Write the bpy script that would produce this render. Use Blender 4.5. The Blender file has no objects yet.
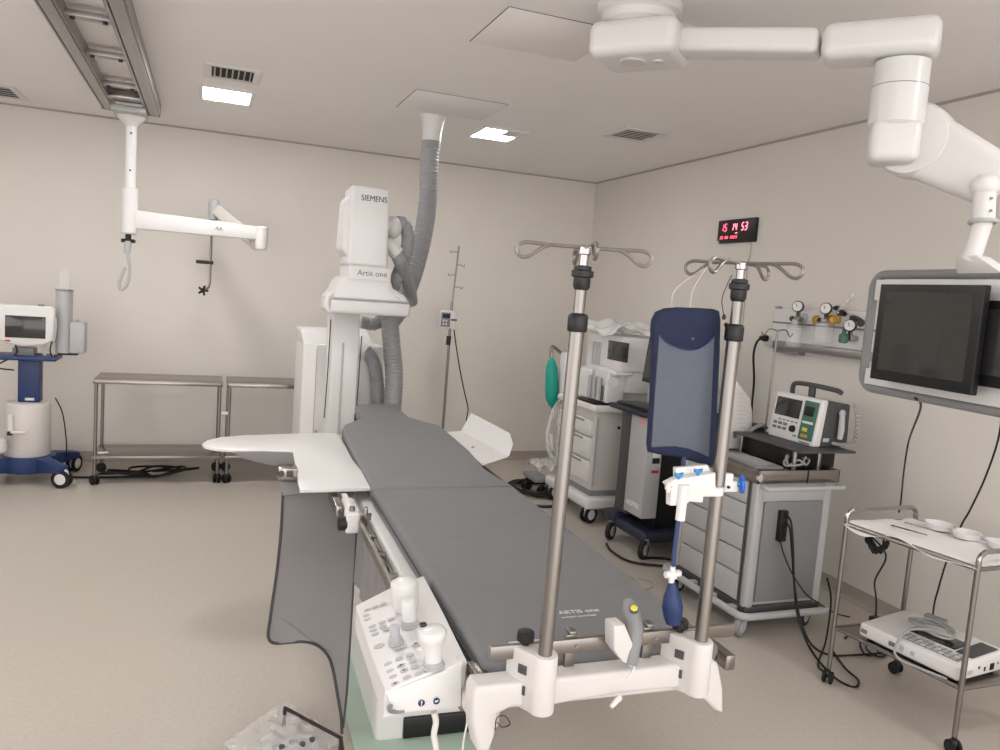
import bpy, bmesh, math, random
from mathutils import Vector as V, Matrix as Mx
random.seed(7)
S = bpy.context.scene
COL = S.collection
PI = math.pi
R = math.radians

# ------------------------------------------------------------------ camera
YAW, PIT, ROL, FPX, HC = 0.363382, 0.101643, 0.074251, 783.7, 1.65
_f = V((math.sin(YAW)*math.cos(PIT), math.cos(YAW)*math.cos(PIT), -math.sin(PIT)))
_r = V((math.cos(YAW), -math.sin(YAW), 0)); _u = _r.cross(_f)
RX = _r*math.cos(ROL)+_u*math.sin(ROL); UX = -_r*math.sin(ROL)+_u*math.cos(ROL)
CAM = V((0, 0, HC))
cd = bpy.data.cameras.new('camera'); cam = bpy.data.objects.new('camera', cd); COL.objects.link(cam)
cd.sensor_fit = 'HORIZONTAL'; cd.sensor_width = 36; cd.lens = FPX/1000*36; cd.clip_start = .05
cam.matrix_world = Mx(((RX.x, UX.x, -_f.x, 0), (RX.y, UX.y, -_f.y, 0), (RX.z, UX.z, -_f.z, HC), (0, 0, 0, 1)))
S.camera = cam
S.view_settings.view_transform = 'Standard'; S.view_settings.look = 'None'; S.view_settings.gamma = 1
S.view_settings.use_curve_mapping = False; S.view_settings.exposure = 1.5
_w = bpy.data.worlds.new('world'); S.world = _w; _w.use_nodes = True; _w.node_tree.nodes['Background'].inputs[0].default_value = (1, .98, .975, 1); _w.node_tree.nodes['Background'].inputs[1].default_value = 1.08


def ray(x, y): return RX*((x-500)/FPX) - UX*((y-375)/FPX) + _f
def ax(x, y, X): d = ray(x, y); return CAM+d*(X/d.x)
def ay(x, y, Y): d = ray(x, y); return CAM+d*(Y/d.y)
def az(x, y, Z): d = ray(x, y); return CAM+d*((Z-HC)/d.z)


# ------------------------------------------------------------------ materials
def mat(name, col, rough=.5, metal=0, noise=0, nscale=40, bump=0, bscale=200, trans=0, alpha=1, emit=None, es=0, coat=0, ior=1.45, spec=.5, stretch=None):
    m = bpy.data.materials.new(name); m.use_nodes = True
    nt = m.node_tree; b = nt.nodes['Principled BSDF']
    c = (*[((v/12.92) if v <= .04045 else ((v+.055)/1.055)**2.4) for v in col], 1)
    b.inputs['Base Color'].default_value = c
    b.inputs['Roughness'].default_value = rough; b.inputs['Metallic'].default_value = metal
    b.inputs['Transmission Weight'].default_value = trans; b.inputs['Alpha'].default_value = alpha
    b.inputs['IOR'].default_value = ior; b.inputs['Coat Weight'].default_value = coat
    b.inputs['Specular IOR Level'].default_value = spec
    if emit:
        b.inputs['Emission Color'].default_value = (*emit, 1); b.inputs['Emission Strength'].default_value = es
    if noise or bump:
        tc = nt.nodes.new('ShaderNodeTexCoord'); src = tc.outputs['Object']
        if stretch:
            mp = nt.nodes.new('ShaderNodeMapping'); mp.inputs['Scale'].default_value = stretch
            nt.links.new(src, mp.inputs[0]); src = mp.outputs[0]
        if noise:
            n = nt.nodes.new('ShaderNodeTexNoise'); n.inputs['Scale'].default_value = nscale; n.inputs['Detail'].default_value = 6
            nt.links.new(src, n.inputs[0])
            r = nt.nodes.new('ShaderNodeValToRGB')
            r.color_ramp.elements[0].position = .3; r.color_ramp.elements[1].position = .7
            r.color_ramp.elements[0].color = (*[v*(1-noise) for v in c[:3]], 1)
            r.color_ramp.elements[1].color = (*[min(1, v*(1+noise)) for v in c[:3]], 1)
            nt.links.new(n.outputs[0], r.inputs[0]); nt.links.new(r.outputs[0], b.inputs['Base Color'])
        if bump:
            n2 = nt.nodes.new('ShaderNodeTexNoise'); n2.inputs['Scale'].default_value = bscale; n2.inputs['Detail'].default_value = 4
            nt.links.new(src, n2.inputs[0])
            bp = nt.nodes.new('ShaderNodeBump'); bp.inputs['Strength'].default_value = bump; bp.inputs['Distance'].default_value = .004
            nt.links.new(n2.outputs[0], bp.inputs['Height']); nt.links.new(bp.outputs[0], b.inputs['Normal'])
    return m


M = dict(
    wall=mat('wall paint', (.85, .828, .80), .75, noise=.015, nscale=3, bump=.04, bscale=300),
    ceil=mat('ceiling paint', (.925, .912, .905), .85, noise=.012, nscale=2),
    floor=mat('vinyl floor', (.72, .688, .65), .34, noise=.055, nscale=55, bump=.02, bscale=120),
    cove=mat('vinyl skirting', (.655, .62, .585), .4, noise=.04, nscale=55),
    white=mat('white plastic', (.85, .84, .835), .35, noise=.01, nscale=8),
    white2=mat('white enamel', (.85, .845, .84), .28, noise=.01, nscale=6, coat=.3),
    dim_white=mat('shaded off-white enamel', (.80, .785, .775), .4, noise=.01, nscale=8),  # off-white enamel, colour darkened to stand in for weaker foreground light
    warm=mat('off white plastic', (.80, .78, .765), .42, noise=.012, nscale=8),
    lgrey=mat('light grey plastic', (.69, .69, .69), .4, noise=.02, nscale=9),
    grey=mat('mid grey plastic', (.50, .50, .505), .45, noise=.03, nscale=9),
    dgrey=mat('dark grey plastic', (.27, .27, .28), .5, noise=.03, nscale=9),
    black=mat('black plastic', (.085, .085, .09), .42, noise=.05, nscale=12),
    rubber=mat('black rubber', (.07, .068, .07), .7, noise=.08, nscale=20),
    screen=mat('dark screen glass', (.17, .165, .16), .12, noise=.02, nscale=3, coat=.4),
    steel=mat('brushed steel', (.56, .54, .52), .33, 1, noise=.06, nscale=30, stretch=(1, 1, .06)),
    steel2=mat('satin steel sheet', (.60, .575, .56), .26, 1, noise=.05, nscale=12),
    chrome=mat('chrome', (.66, .65, .64), .18, 1, noise=.02, nscale=10),
    alu=mat('anodised aluminium', (.66, .64, .635), .42, .85, noise=.03, nscale=10),
    bolt=mat('dark bolt metal', (.25, .22, .21), .4, .8, noise=.05, nscale=30),
    navy=mat('navy blue enamel', (.145, .215, .39), .4, noise=.04, nscale=10),
    slate=mat('dark slate enamel', (.15, .17, .235), .45, noise=.04, nscale=10),
    navyf=mat('navy fabric', (.08, .115, .235), .75, noise=.12, nscale=60, bump=.3, bscale=250),
    mesh=mat('grey mesh fabric', (.345, .365, .41), .8, noise=.07, nscale=220, bump=.3, bscale=500),
    mattress=mat('grey vinyl mattress', (.45, .453, .463), .62, noise=.03, nscale=14, bump=.12, bscale=9),
    lead=mat('grey lead vinyl', (.50, .485, .485), .52, noise=.03, nscale=6, bump=.15, bscale=7),
    trim=mat('dark grey piping', (.24, .235, .24), .6, noise=.05, nscale=30),
    hose=mat('grey corrugated hose', (.585, .59, .60), .5, noise=.04, nscale=15),
    teal=mat('teal rubber', (.09, .60, .53), .45, noise=.06, nscale=20),
    bulb=mat('blue rubber', (.12, .19, .36), .45, noise=.05, nscale=20),
    blue=mat('bright blue plastic', (.12, .38, .78), .3, noise=.03, nscale=20),
    lblue=mat('pale blue plastic', (.20, .50, .72), .35, noise=.03, nscale=20),
    yellow=mat('yellow plastic', (.83, .78, .35), .4, noise=.03, nscale=20),
    amber=mat('amber brass valve', (.76, .60, .25), .35, .3, noise=.06, nscale=30),
    green=mat('pale green enamel', (.66, .735, .675), .35, noise=.02, nscale=10),
    dgreen=mat('green plastic', (.25, .42, .36), .4, noise=.05, nscale=20),
    clear=mat('clear plastic', (.93, .94, .94), .12, alpha=.22, noise=.01, nscale=5),
    film=mat('plastic film', (.92, .92, .92), .09, alpha=.30, noise=.04, nscale=14, bump=.6, bscale=28),
    sheet=mat('crumpled plastic sheet', (.86, .86, .86), .25, noise=.04, nscale=12, alpha=.8, bump=.6, bscale=25),
    paper=mat('white paper', (.90, .89, .885), .7, noise=.01, nscale=10, bump=.06, bscale=20),
    button=mat('grey button print', (.70, .70, .72), .5, noise=.03, nscale=40),
    badge=mat('dark blue badge', (.10, .19, .36), .4, noise=.03, nscale=40),
    ink=mat('black print', (.09, .09, .10), .6, noise=.03, nscale=40),
    gink=mat('grey print', (.45, .44, .45), .6, noise=.03, nscale=40),
    wink=mat('pale print', (.80, .80, .81), .6, noise=.03, nscale=40),
    pink=mat('pink label', (.85, .62, .62), .6, noise=.03, nscale=40),
    red=mat('red label', (.72, .16, .16), .5, noise=.03, nscale=40),
    gap=mat('dark gap', (.16, .145, .14), .8, noise=.05, nscale=40),
    cable=mat('black cable', (.075, .07, .07), .55, noise=.05, nscale=30),
    gcable=mat('grey cable', (.62, .61, .60), .5, noise=.03, nscale=30),
    wcable=mat('white cable', (.84, .83, .82), .45, noise=.02, nscale=30),
    led=mat('red led', (.9, .1, .15), .5, emit=(1, .07, .12), es=1.6),
    ledp=mat('pale red led', (.9, .3, .35), .5, emit=(1, .17, .23), es=1.5),
    lamp=mat('lamp diffuser', (1, 1, 1), .5, emit=(1, .985, .965), es=16),
    lampoff=mat('unlit diffuser', (.80, .79, .78), .3, noise=.02, nscale=30),
)

# ------------------------------------------------------------------ builders
W = {}


class B:
    def __init__(s, frame=None):
        s.v = []; s.f = []; s.M = frame or Mx()

    def _add(s, bm):
        o = len(s.v); bm.verts.index_update()
        s.v += [v.co.copy() for v in bm.verts]
        s.f += [[v.index+o for v in f.verts] for f in bm.faces]
        bm.free(); return s

    def raw(s, vs, fs):
        o = len(s.v); s.v += [V(v) for v in vs]; s.f += [[i+o for i in f] for f in fs]; return s

    def box(s, c, d, bev=0, rz=0, rot=None, seg=2, taper=None):
        bm = bmesh.new(); bmesh.ops.create_cube(bm, size=1)
        for v in bm.verts:
            k = taper if (taper and v.co.z > 0) else (1, 1)
            v.co = V((v.co.x*d[0]*k[0], v.co.y*d[1]*k[1], v.co.z*d[2]))
        if bev: bmesh.ops.bevel(bm, geom=bm.edges[:], offset=min(bev, min(d)*.49), segments=seg, affect='EDGES', profile=.5)
        m = Mx.Translation(V(c)) @ (rot.to_4x4() if rot else Mx.Rotation(rz, 4, 'Z'))
        bmesh.ops.transform(bm, matrix=m, verts=bm.verts); return s._add(bm)

    def lo(s, a, b, bev=0, seg=2):
        a, b = V(a), V(b); d = b-a
        return s.box((a+b)/2, (abs(d.x), abs(d.y), abs(d.z)), bev, seg=seg)

    def hexa(s, p, bev=0, seg=2):
        bm = bmesh.new(); vs = [bm.verts.new(V(q)) for q in p]
        for f in ((0, 3, 2, 1), (4, 5, 6, 7), (0, 1, 5, 4), (1, 2, 6, 5), (2, 3, 7, 6), (3, 0, 4, 7)): bm.faces.new([vs[i] for i in f])
        bmesh.ops.recalc_face_normals(bm, faces=bm.faces)
        if bev: bmesh.ops.bevel(bm, geom=bm.edges[:], offset=bev, segments=seg, affect='EDGES', profile=.5)
        return s._add(bm)

    def prism(s, pts, vec, bev=0, seg=2):
        bm = bmesh.new(); vec = V(vec)
        a = [bm.verts.new(V(p)) for p in pts]; b = [bm.verts.new(V(p)+vec) for p in pts]; n = len(a)
        bm.faces.new(a); bm.faces.new(b[::-1])
        for i in range(n): bm.faces.new([a[i], b[i], b[(i+1) % n], a[(i+1) % n]])
        bmesh.ops.recalc_face_normals(bm, faces=bm.faces)
        if bev:
            sa, sb = set(a), set(b)
            es = [e for e in bm.edges if set(e.verts) <= sa or set(e.verts) <= sb]
            bmesh.ops.bevel(bm, geom=es, offset=bev, segments=seg, affect='EDGES', profile=.5)
        return s._add(bm)

    def sweep(s, pts, rs, n=10, cap=True, closed=False):
        pts = [V(p) for p in pts]; k = len(pts)
        if not hasattr(rs, '__len__'): rs = [rs]*k
        T = []
        for i in range(k):
            a = pts[(i-1) % k] if (closed or i > 0) else pts[i]; b = pts[(i+1) % k] if (closed or i < k-1) else pts[i]
            t = (b-a); t = t.normalized() if t.length > 1e-9 else V((0, 0, 1)); T.append(t)
        up = V((0, 0, 1)) if abs(T[0].z) < .9 else V((1, 0, 0))
        nn = (up-T[0]*up.dot(T[0])).normalized(); vs = []
        for i in range(k):
            nn = nn-T[i]*nn.dot(T[i])
            nn = nn.normalized() if nn.length > 1e-6 else T[i].orthogonal().normalized()
            bb = T[i].cross(nn)
            for j in range(n):
                a = 2*PI*j/n; vs.append(pts[i]+(nn*math.cos(a)+bb*math.sin(a))*rs[i])
        fs = []
        for i in range(k if closed else k-1):
            i2 = (i+1) % k
            for j in range(n): fs.append([i*n+j, i*n+(j+1) % n, i2*n+(j+1) % n, i2*n+j])
        if cap and not closed: fs += [list(range(n))[::-1], [(k-1)*n+j for j in range(n)]]
        return s.raw(vs, fs)

    def cyl(s, p, q, r, r2=None, n=20): return s.sweep([p, q], [r, r if r2 is None else r2], n)

    def tube(s, pts, r, n=8, closed=False, sub=6):
        return s.sweep(smooth(pts, sub, closed), r, n, closed=closed)

    def lathe(s, base, prof, axis=(0, 0, 1), n=24):
        a = V(axis).normalized(); base = V(base)
        pts = [base+a*h for r, h in prof]
        u = a.orthogonal().normalized(); w = a.cross(u); vs = []; k = len(prof)
        for p, (r, h) in zip(pts, prof):
            for j in range(n):
                t = 2*PI*j/n; vs.append(p+(u*math.cos(t)+w*math.sin(t))*max(r, 1e-5))
        fs = [[i*n+j, i*n+(j+1) % n, (i+1)*n+(j+1) % n, (i+1)*n+j] for i in range(k-1) for j in range(n)]
        fs += [list(range(n))[::-1], [(k-1)*n+j for j in range(n)]]
        return s.raw(vs, fs)

    def ball(s, c, r, n=16, rot=None):
        if not hasattr(r, '__len__'): r = (r, r, r)
        bm = bmesh.new(); bmesh.ops.create_uvsphere(bm, u_segments=n, v_segments=max(6, n//2), radius=1)
        for v in bm.verts:
            p = V((v.co.x*r[0], v.co.y*r[1], v.co.z*r[2])); v.co = (rot @ p if rot else p)+V(c)
        return s._add(bm)

    def ring(s, c, R_, r, axis=(0, 0, 1), n=28, m=8):
        a = V(axis).normalized(); u = a.orthogonal().normalized(); w = a.cross(u)
        return s.sweep([V(c)+(u*math.cos(2*PI*i/n)+w*math.sin(2*PI*i/n))*R_ for i in range(n)], r, m, closed=True)

    def obj(s, name, m, parent=None, label=None, ang=35):
        me = bpy.data.meshes.new(name)
        T = s.M if parent is None else W[parent.name].inverted() @ s.M
        me.from_pydata([T @ v for v in s.v], [], s.f); me.update()
        bm = bmesh.new(); bm.from_mesh(me); bmesh.ops.recalc_face_normals(bm, faces=bm.faces); bm.to_mesh(me); bm.free()
        me.polygons.foreach_set('use_smooth', [True]*len(me.polygons)); me.set_sharp_from_angle(angle=R(ang))
        me.materials.append(M[m] if isinstance(m, str) else m)
        o = bpy.data.objects.new(name, me); COL.objects.link(o)
        if parent: o.parent = parent; W[o.name] = W[parent.name]
        else: W[o.name] = Mx()
        if label: o['label'] = label
        return o


def smooth(pts, sub=6, closed=False):
    pts = [V(p) for p in pts]; k = len(pts)
    if k < 3: return pts
    out = []
    for i in range(k if closed else k-1):
        g = (lambda j: pts[j % k]) if closed else (lambda j: pts[max(0, min(k-1, j))])
        a, b, c, d = g(i-1), g(i), g(i+1), g(i+2)
        for t in range(sub):
            t /= sub
            out.append(.5*((2*b)+(c-a)*t+(2*a-5*b+4*c-d)*t*t+(3*b-a-3*c+d)*t**3))
    if not closed: out.append(pts[-1])
    return out


def tag(o, label, cat, group=None, kind=None):
    o['label'] = label; o['category'] = cat
    if group: o['group'] = group
    if kind: o['kind'] = kind
    return o


def thing(name, label, cat, loc=(0, 0, 0), rz=0, group=None):
    o = bpy.data.objects.new(name, None); COL.objects.link(o); o.empty_display_size = .1
    o.location = loc; o.rotation_euler = (0, 0, rz)
    W[o.name] = Mx.Translation(V(loc)) @ Mx.Rotation(rz, 4, 'Z')
    return tag(o, label, cat, group)


def fr(o): return W[o.name]


def struct(o): o['kind'] = 'structure'; return o


def kids(o): return [c for c in COL.objects if c.parent == o]


def dup(o, loc, rz=None, label=None, group=None):
    def cp(x, par):
        c = x.copy(); COL.objects.link(c)
        if par: c.parent = par
        for k in kids(x): cp(k, c)
        return c
    c = cp(o, None); c.location = loc
    if rz is not None: c.rotation_euler = (0, 0, rz)
    if label: c['label'] = label
    if group: c['group'] = group
    W[c.name] = Mx.Translation(V(loc)) @ Mx.Rotation(c.rotation_euler[2], 4, 'Z')
    return c


def text(s, name, m, parent, org, ux, uy, size, depth=.0008, align='CENTER', bold=0, sx=1):
    cu = bpy.data.curves.new('t', 'FONT'); cu.body = s; cu.size = size; cu.align_x = align; cu.align_y = 'CENTER'
    cu.extrude = depth; cu.offset = bold*size
    t = bpy.data.objects.new('t', cu); COL.objects.link(t)
    dg = bpy.context.evaluated_depsgraph_get(); me = bpy.data.meshes.new_from_object(t.evaluated_get(dg))
    bpy.data.objects.remove(t)
    ux = V(ux).normalized(); uy = V(uy); uy = (uy-ux*uy.dot(ux)).normalized(); uz = ux.cross(uy); org = V(org)
    b = B(); b.raw([org+ux*v.co.x*sx+uy*v.co.y+uz*v.co.z for v in me.vertices], [list(p.vertices) for p in me.polygons])
    return b.obj(name, m, parent)


def castor(root, x, y, r=.05, w=.03, head=0, m='lgrey', wm='rubber', twin=False, top=.12, frame=None, hub='lgrey', name='castor'):
    F = (frame or Mx()) @ Mx.Translation(V((x, y, 0))) @ Mx.Rotation(head, 4, 'Z')
    b = B(F)
    b.cyl((0, 0, 2*r-.005), (0, 0, top), r*.32, n=12)
    if twin:
        b.box((0, 0, r*1.45), (r*.5, w*.5, r*1.3), r*.2); b.ball((0, 0, r*1.55), (r*.75, w*.75, r*.65), 12)
    else:
        for s_ in (-1, 1):
            b.prism([(-r*.15, s_*(w/2+.006)-.002, r*2.05), (r*.45, s_*(w/2+.006)-.002, r*2.05), (r*.75, s_*(w/2+.006)-.002, r*.85), (r*.4, s_*(w/2+.006)-.002, r*.75)], (0, .004, 0))
        b.box((r*.15, 0, r*2.08), (r*.8, w+.016, r*.14), r*.05)
    c = b.obj(name, m, root)
    px = 0 if twin else r*.55
    wl = B(F)
    for off in ((-w*.75, w*.75) if twin else (0,)):
        ww = w*.55 if twin else w
        wl.lathe((px, off-ww/2, r), [(r*.55, 0), (r*.93, 0), (r, ww*.18), (r, ww*.82), (r*.93, ww), (r*.55, ww)], (0, 1, 0), 24)
    wo = wl.obj('wheel', wm, c)
    h = B(F)
    for off in ((-w*.75, w*.75) if twin else (0,)):
        ww = w*.55 if twin else w
        h.lathe((px, off-ww/2-.001, r), [(r*.2, -.001), (r*.56, 0), (r*.6, .001), (r*.6, ww+.001), (r*.56, ww+.002), (r*.2, ww+.003)], (0, 1, 0), 20)
    h.obj('hub', hub, c)
    return c


# ================================================================== SETTING
XL, XR, YB, YF, HZ = -3.3, 3.655, 7.28, -2.8, 2.85
T_ = .12
o = struct(B().lo((XL-T_, YF-T_, -.12), (XR+T_, YB+T_, 0)).obj('floor', 'floor')); o['label'] = 'beige speckled vinyl floor'
struct(B().lo((XL-T_, YF-T_, HZ), (XR+T_, YB+T_, HZ+.12)).obj('ceiling', 'ceil'))
struct(B().lo((XL-T_, YB, 0), (XR+T_, YB+T_, HZ)).obj('wall_back', 'wall'))
struct(B().lo((XR, YF-T_, 0), (XR+T_, YB, HZ)).obj('wall_right', 'wall'))
struct(B().lo((XL-T_, YF-T_, 0), (XL, YB, .9)).lo((XL-T_, YF-T_, 2.35), (XL, YB, HZ)).lo((XL-T_, 4.2, .9), (XL, YB, 2.35)).lo((XL-T_, YF-T_, .9), (XL, -2.2, 2.35)).obj('wall_left', 'wall'))  # opening in this unseen wall is added to let world light in
struct(B().lo((XL-.1, -2.2, .9), (XL+.01, 4.2, .94)).lo((XL-.1, -2.2, 2.31), (XL+.01, 4.2, 2.35)).lo((XL-.1, -2.2, .94), (XL+.01, -2.16, 2.31)).lo((XL-.1, 4.16, .94), (XL+.01, 4.2, 2.31)).lo((XL-.08, .98, .94), (XL-.02, 1.02, 2.31)).obj('added_light_opening', 'alu'))  # frame of the added, unseen light opening


def cove(a, b, n, name):   # coved vinyl skirting: profile swept along the wall foot
    a, b, n = V(a), V(b), V(n); q = B(); P = []
    prof = [(0, 0), (.045, 0), (.026, .004), (.011, .014), (.005, .032), (.004, .085), (0, .085)]
    for e in (a, b): P += [e+n*d+V((0, 0, z)) for d, z in prof]
    k = len(prof)
    q.raw(P, [[i, (i+1) % k, k+(i+1) % k, k+i] for i in range(k)]+[list(range(k)), list(range(k, 2*k))[::-1]])
    struct(q.obj(name, 'cove'))


cove((XL, YB, 0), (XR, YB, 0), (0, -1, 0), 'baseboard_back')
cove((XR, YB, 0), (XR, YF, 0), (-1, 0, 0), 'baseboard_right')
# thin shadow-gap trim between wall and ceiling
struct(B().lo((XL, YB-.008, HZ-.014), (XR, YB, HZ)).obj('trim_1', 'cove'))
struct(B().lo((XR-.008, YF, HZ-.014), (XR, YB-.008, HZ)).obj('trim_2', 'cove'))

# ------------------------------------------------------------------ ceiling fixtures


def ceiling_light(cx, cy, label, half=False):
    t = thing('ceiling_light', label, 'ceiling light', (cx, cy, HZ), group=None)
    w, d = .148, .185
    b = B(fr(t))
    b.lo((-w-.025, -d-.025, -.012), (-w, d+.025, 0)).lo((w, -d-.025, -.012), (w+.025, d+.025, 0)).lo((-w, -d-.025, -.012), (w, -d, 0)).lo((-w, d, -.012), (w, d+.025, 0))
    b.obj('frame', 'white', t)
    if half:
        B(fr(t)).lo((-w, -d, -.008), (.02, d, -.001)).lo((.02, .02, -.008), (w, d, -.001)).obj('diffuser', 'lamp', t)
        B(fr(t)).lo((.02, -d, -.008), (w, .02, -.001)).obj('unlit_diffuser', 'lampoff', t, 'grey unlit corner of the diffuser')
    else:
        B(fr(t)).lo((-w, -d, -.008), (w, d, -.001)).obj('diffuser', 'lamp', t)
    return t


ceiling_light(.083, 5.77, 'bright square ceiling light panel below the slatted vent near the ceiling track')
ceiling_light(2.0, 5.70, 'ceiling light panel with one dark corner beside the grey ceiling hose', half=True)
for x, y, s_ in ((-1.87, 5.6, 'in the far left corner'), (-1.87, 3.35, 'above the open floor left of the table'), (.083, 3.35, 'above the left side of the table'),
                 (.083, -.9, 'behind the camera'), (2.0, -.9, 'behind the camera to the right'), (2.9, .85, 'above the near end of the right wall')):
    ceiling_light(x, y, 'added unseen square ceiling light panel '+s_)  # panels out of view, added to raise the room's brightness


def vent(cx, cy, w, d, label, slats, across=True):
    t = thing('ceiling_vent', label, 'ceiling vent', (cx, cy, HZ)); F = fr(t); f = .045
    b = B(F)
    b.lo((-w, -d, -.008), (-w+f, d, 0), .002).lo((w-f, -d, -.008), (w, d, 0), .002).lo((-w+f, -d, -.008), (w-f, -d+f, 0), .002).lo((-w+f, d-f, -.008), (w-f, d, 0), .002)
    b.obj('frame', 'white', t)
    B(F).lo((-w+f, -d+f, -.0015), (w-f, d-f, 0)).obj('backing', 'gap', t)
    n = slats
    for i in range(n):
        u = -1+2*(i+.5)/n; b = B(F); rr = Mx.Rotation(R(-20), 3, 'X') if across else Mx.Rotation(R(32), 3, 'Y')
        if across: b.box((0, u*(d-f), -.006), (2*(w-f), .011, .003), .001)
        else: b.box((u*(w-f), 0, -.008), (.002, 2*(d-f), .016), rot=rr)
        b.obj('slat', 'warm', t)
    return t


vent(.103, 5.15, .163, .172, 'slatted ceiling air vent directly above the bright light panel', 7, False)
vent(2.80, 5.045, .175, .185, 'slatted ceiling air vent nearest the right wall, above the clock', 6, True)
vent(-1.5, 6.8, .19, .24, 'slatted ceiling air vent at the left edge of the photo', 5, True)


def ceiling_panel(name, x0, x1, y0, y1, label):
    t = thing(name, label, 'ceiling panel', ((x0+x1)/2, (y0+y1)/2, HZ)); F = fr(t); w, d = (x1-x0)/2, (y1-y0)/2
    B(F).lo((-w, -d, -.002), (w, d, 0)).obj('joint', 'gap', t)
    B(F).lo((-w+.003, -d+.003, -.0035), (w-.003, d-.003, -.0015), .0006).obj('cover', 'ceil', t)
    return t


ceiling_panel('access_panel', 1.147, 1.748, 4.80, 5.355, 'square ceiling access panel just before the grey hose collar')
ceiling_panel('access_panel', 1.142, 1.694, 3.22, 3.75, 'square ceiling access panel beside the monitor boom hub')

# ceiling track (ladder-like aluminium rail pair)
t = thing('ceiling_track', 'aluminium ladder-like ceiling track running towards the far wall at top left', 'ceiling track', (-.56, 4.2, HZ))
for x0, w in ((-.705, .09), (-.41, .10)):
    b = B(); c = x0
    b.lo((c-w/2, 2.0, HZ-.075), (c-w/2+.01, 6.46, HZ), .002).lo((c+w/2-.01, 2.0, HZ-.075), (c+w/2, 6.46, HZ), .002)
    b.lo((c-w/2+.01, 2.0, HZ-.085), (c-.028, 6.46, HZ-.07), .002).lo((c-.022, 2.0, HZ-.085), (c+w/2-.01, 6.46, HZ-.07), .002).lo((c-w/2+.01, 2.0, HZ-.02), (c+w/2-.01, 6.46, HZ))
    r_ = b.obj('rail', 'alu', t)
    B().lo((c-w/2-.001, 6.458, HZ-.087), (c+w/2+.001, 6.47, HZ-.001), .002).obj('end_cap', 'grey', r_)
for y in (2.9, 3.6, 4.3, 5.0, 5.75):
    cb = B().lo((-.665, y-.03, HZ-.06), (-.455, y+.03, HZ-.03), .003).obj('crossbar', 'alu', t)
    for x in (-.63, -.49): B().cyl((x, y, HZ-.06), (x, y, HZ-.07), .012, n=8).obj('bolt', 'bolt', cb)
B().lo((-.665, 6.0, HZ-.075), (-.455, 6.15, HZ-.04), .004).obj('crossbar', 'steel2', t)

# ceiling pole with shield arm
t = thing('shield_arm', 'white jointed arm on a pole hanging from the ceiling track, no shield fitted', 'ceiling arm', (-.54, 6.36, HZ-.09))
PX, PY = -.545, 6.36
B().lo((-.66, 6.17, HZ-.13), (-.44, 6.47, HZ-.085), .01).obj('carriage', 'lgrey', t)
B().lathe((PX, PY, HZ-.20), [(.04, 0), (.05, .02), (.085, .05), (.095, .07), (.095, .071)]).obj('flange', 'white', t)
zt = ay(131, 188, PY).z; zb = ay(127, 234, PY).z
B().cyl((PX, PY, zt), (PX, PY, HZ-.17), .040, n=24).obj('pole', 'white2', t)
for z_ in (HZ-.25, zt+.12): B().cyl((PX+.005, PY-.044, z_), (PX+.005, PY-.0475, z_), .007, n=8).obj('screw', 'bolt', t)
B().lathe((PX, PY, zb), [(.05, 0), (.058, .01), (.058, zt-zb-.005), (.05, zt-zb)]).obj('sleeve', 'white', t)
za0 = ay(130, 219, PY).z; E1 = ay(262, 236, 6.30)
h0, h1 = .068, .05
b = B(); a = V((PX+.02, PY, za0)); e = V((E1.x, 6.36, E1.z+.02))
b.hexa([a+V((0, -.03, -h0)), a+V((0, .03, -h0)), a+V((0, .03, h0)), a+V((0, -.03, h0)), e+V((0, -.024, -h1)), e+V((0, .024, -h1)), e+V((0, .024, h1)), e+V((0, -.024, h1))], .012)
ar = b.obj('boom_arm', 'white', t)
text('AA', 'maker_mark', 'gink', ar, a.lerp(e, .66)+V((0, -.0295, .0)), e-a, (0, 0, 1), .04)
B().lathe((e.x, e.y, e.z-.125), [(.03, 0), (.042, .01), (.046, .06), (.046, .17), (.04, .178)]).obj('elbow_joint', 'white', t)
# spring arm rising behind
s0 = V((e.x-.03, e.y+.08, e.z-.075)); s1 = ay(214, 208, 6.75)
b = B(); dirn = (s1-s0)
sd = V((0, 1, 0)); upn = dirn.cross(sd).normalized()
def rb(p, wy, hz): return [p-sd*wy-upn*hz, p+sd*wy-upn*hz, p+sd*wy+upn*hz, p-sd*wy+upn*hz]
b.hexa(rb(s0, .035, .05)+rb(s1, .03, .045), .012)
b.ball(s0, (.055, .05, .055)); b.obj('spring_arm', 'warm', t)
b = B().lathe(s1+V((0, 0, -.1)), [(.02, 0), (.036, .01), (.04, .05), (.044, .13), (.036, .165), (.01, .175)]); b.obj('wrist_joint', 'lgrey', t)
rd1 = ay(207, 287, 6.75); x_ = s1.x
b = B().tube([(x_-.01, 6.75, s1.z-.1), (x_-.012, 6.75, s1.z-.4), (x_-.012, 6.75, rd1.z+.06), (x_-.02, 6.75, rd1.z), (x_-.05, 6.75, rd1.z-.02)], .01, 8)
rod = b.obj('hanging_rod', 'steel', t)
kz = ay(203, 262, 6.75).z
B().cyl((x_-.12, 6.75, kz), (x_+.01, 6.75, kz), .014, n=10).obj('knob', 'black', rod)
b = B().ball((x_-.06, 6.75, rd1.z-.03), (.02, .03, .02), 10)
for k in range(5): b.cyl((x_-.06, 6.75, rd1.z-.03), (x_-.06+.04*math.cos(k*1.257), 6.74, rd1.z-.03+.04*math.sin(k*1.257)), .009, n=6)
b.obj('clamp_knob', 'bolt', rod)
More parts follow.
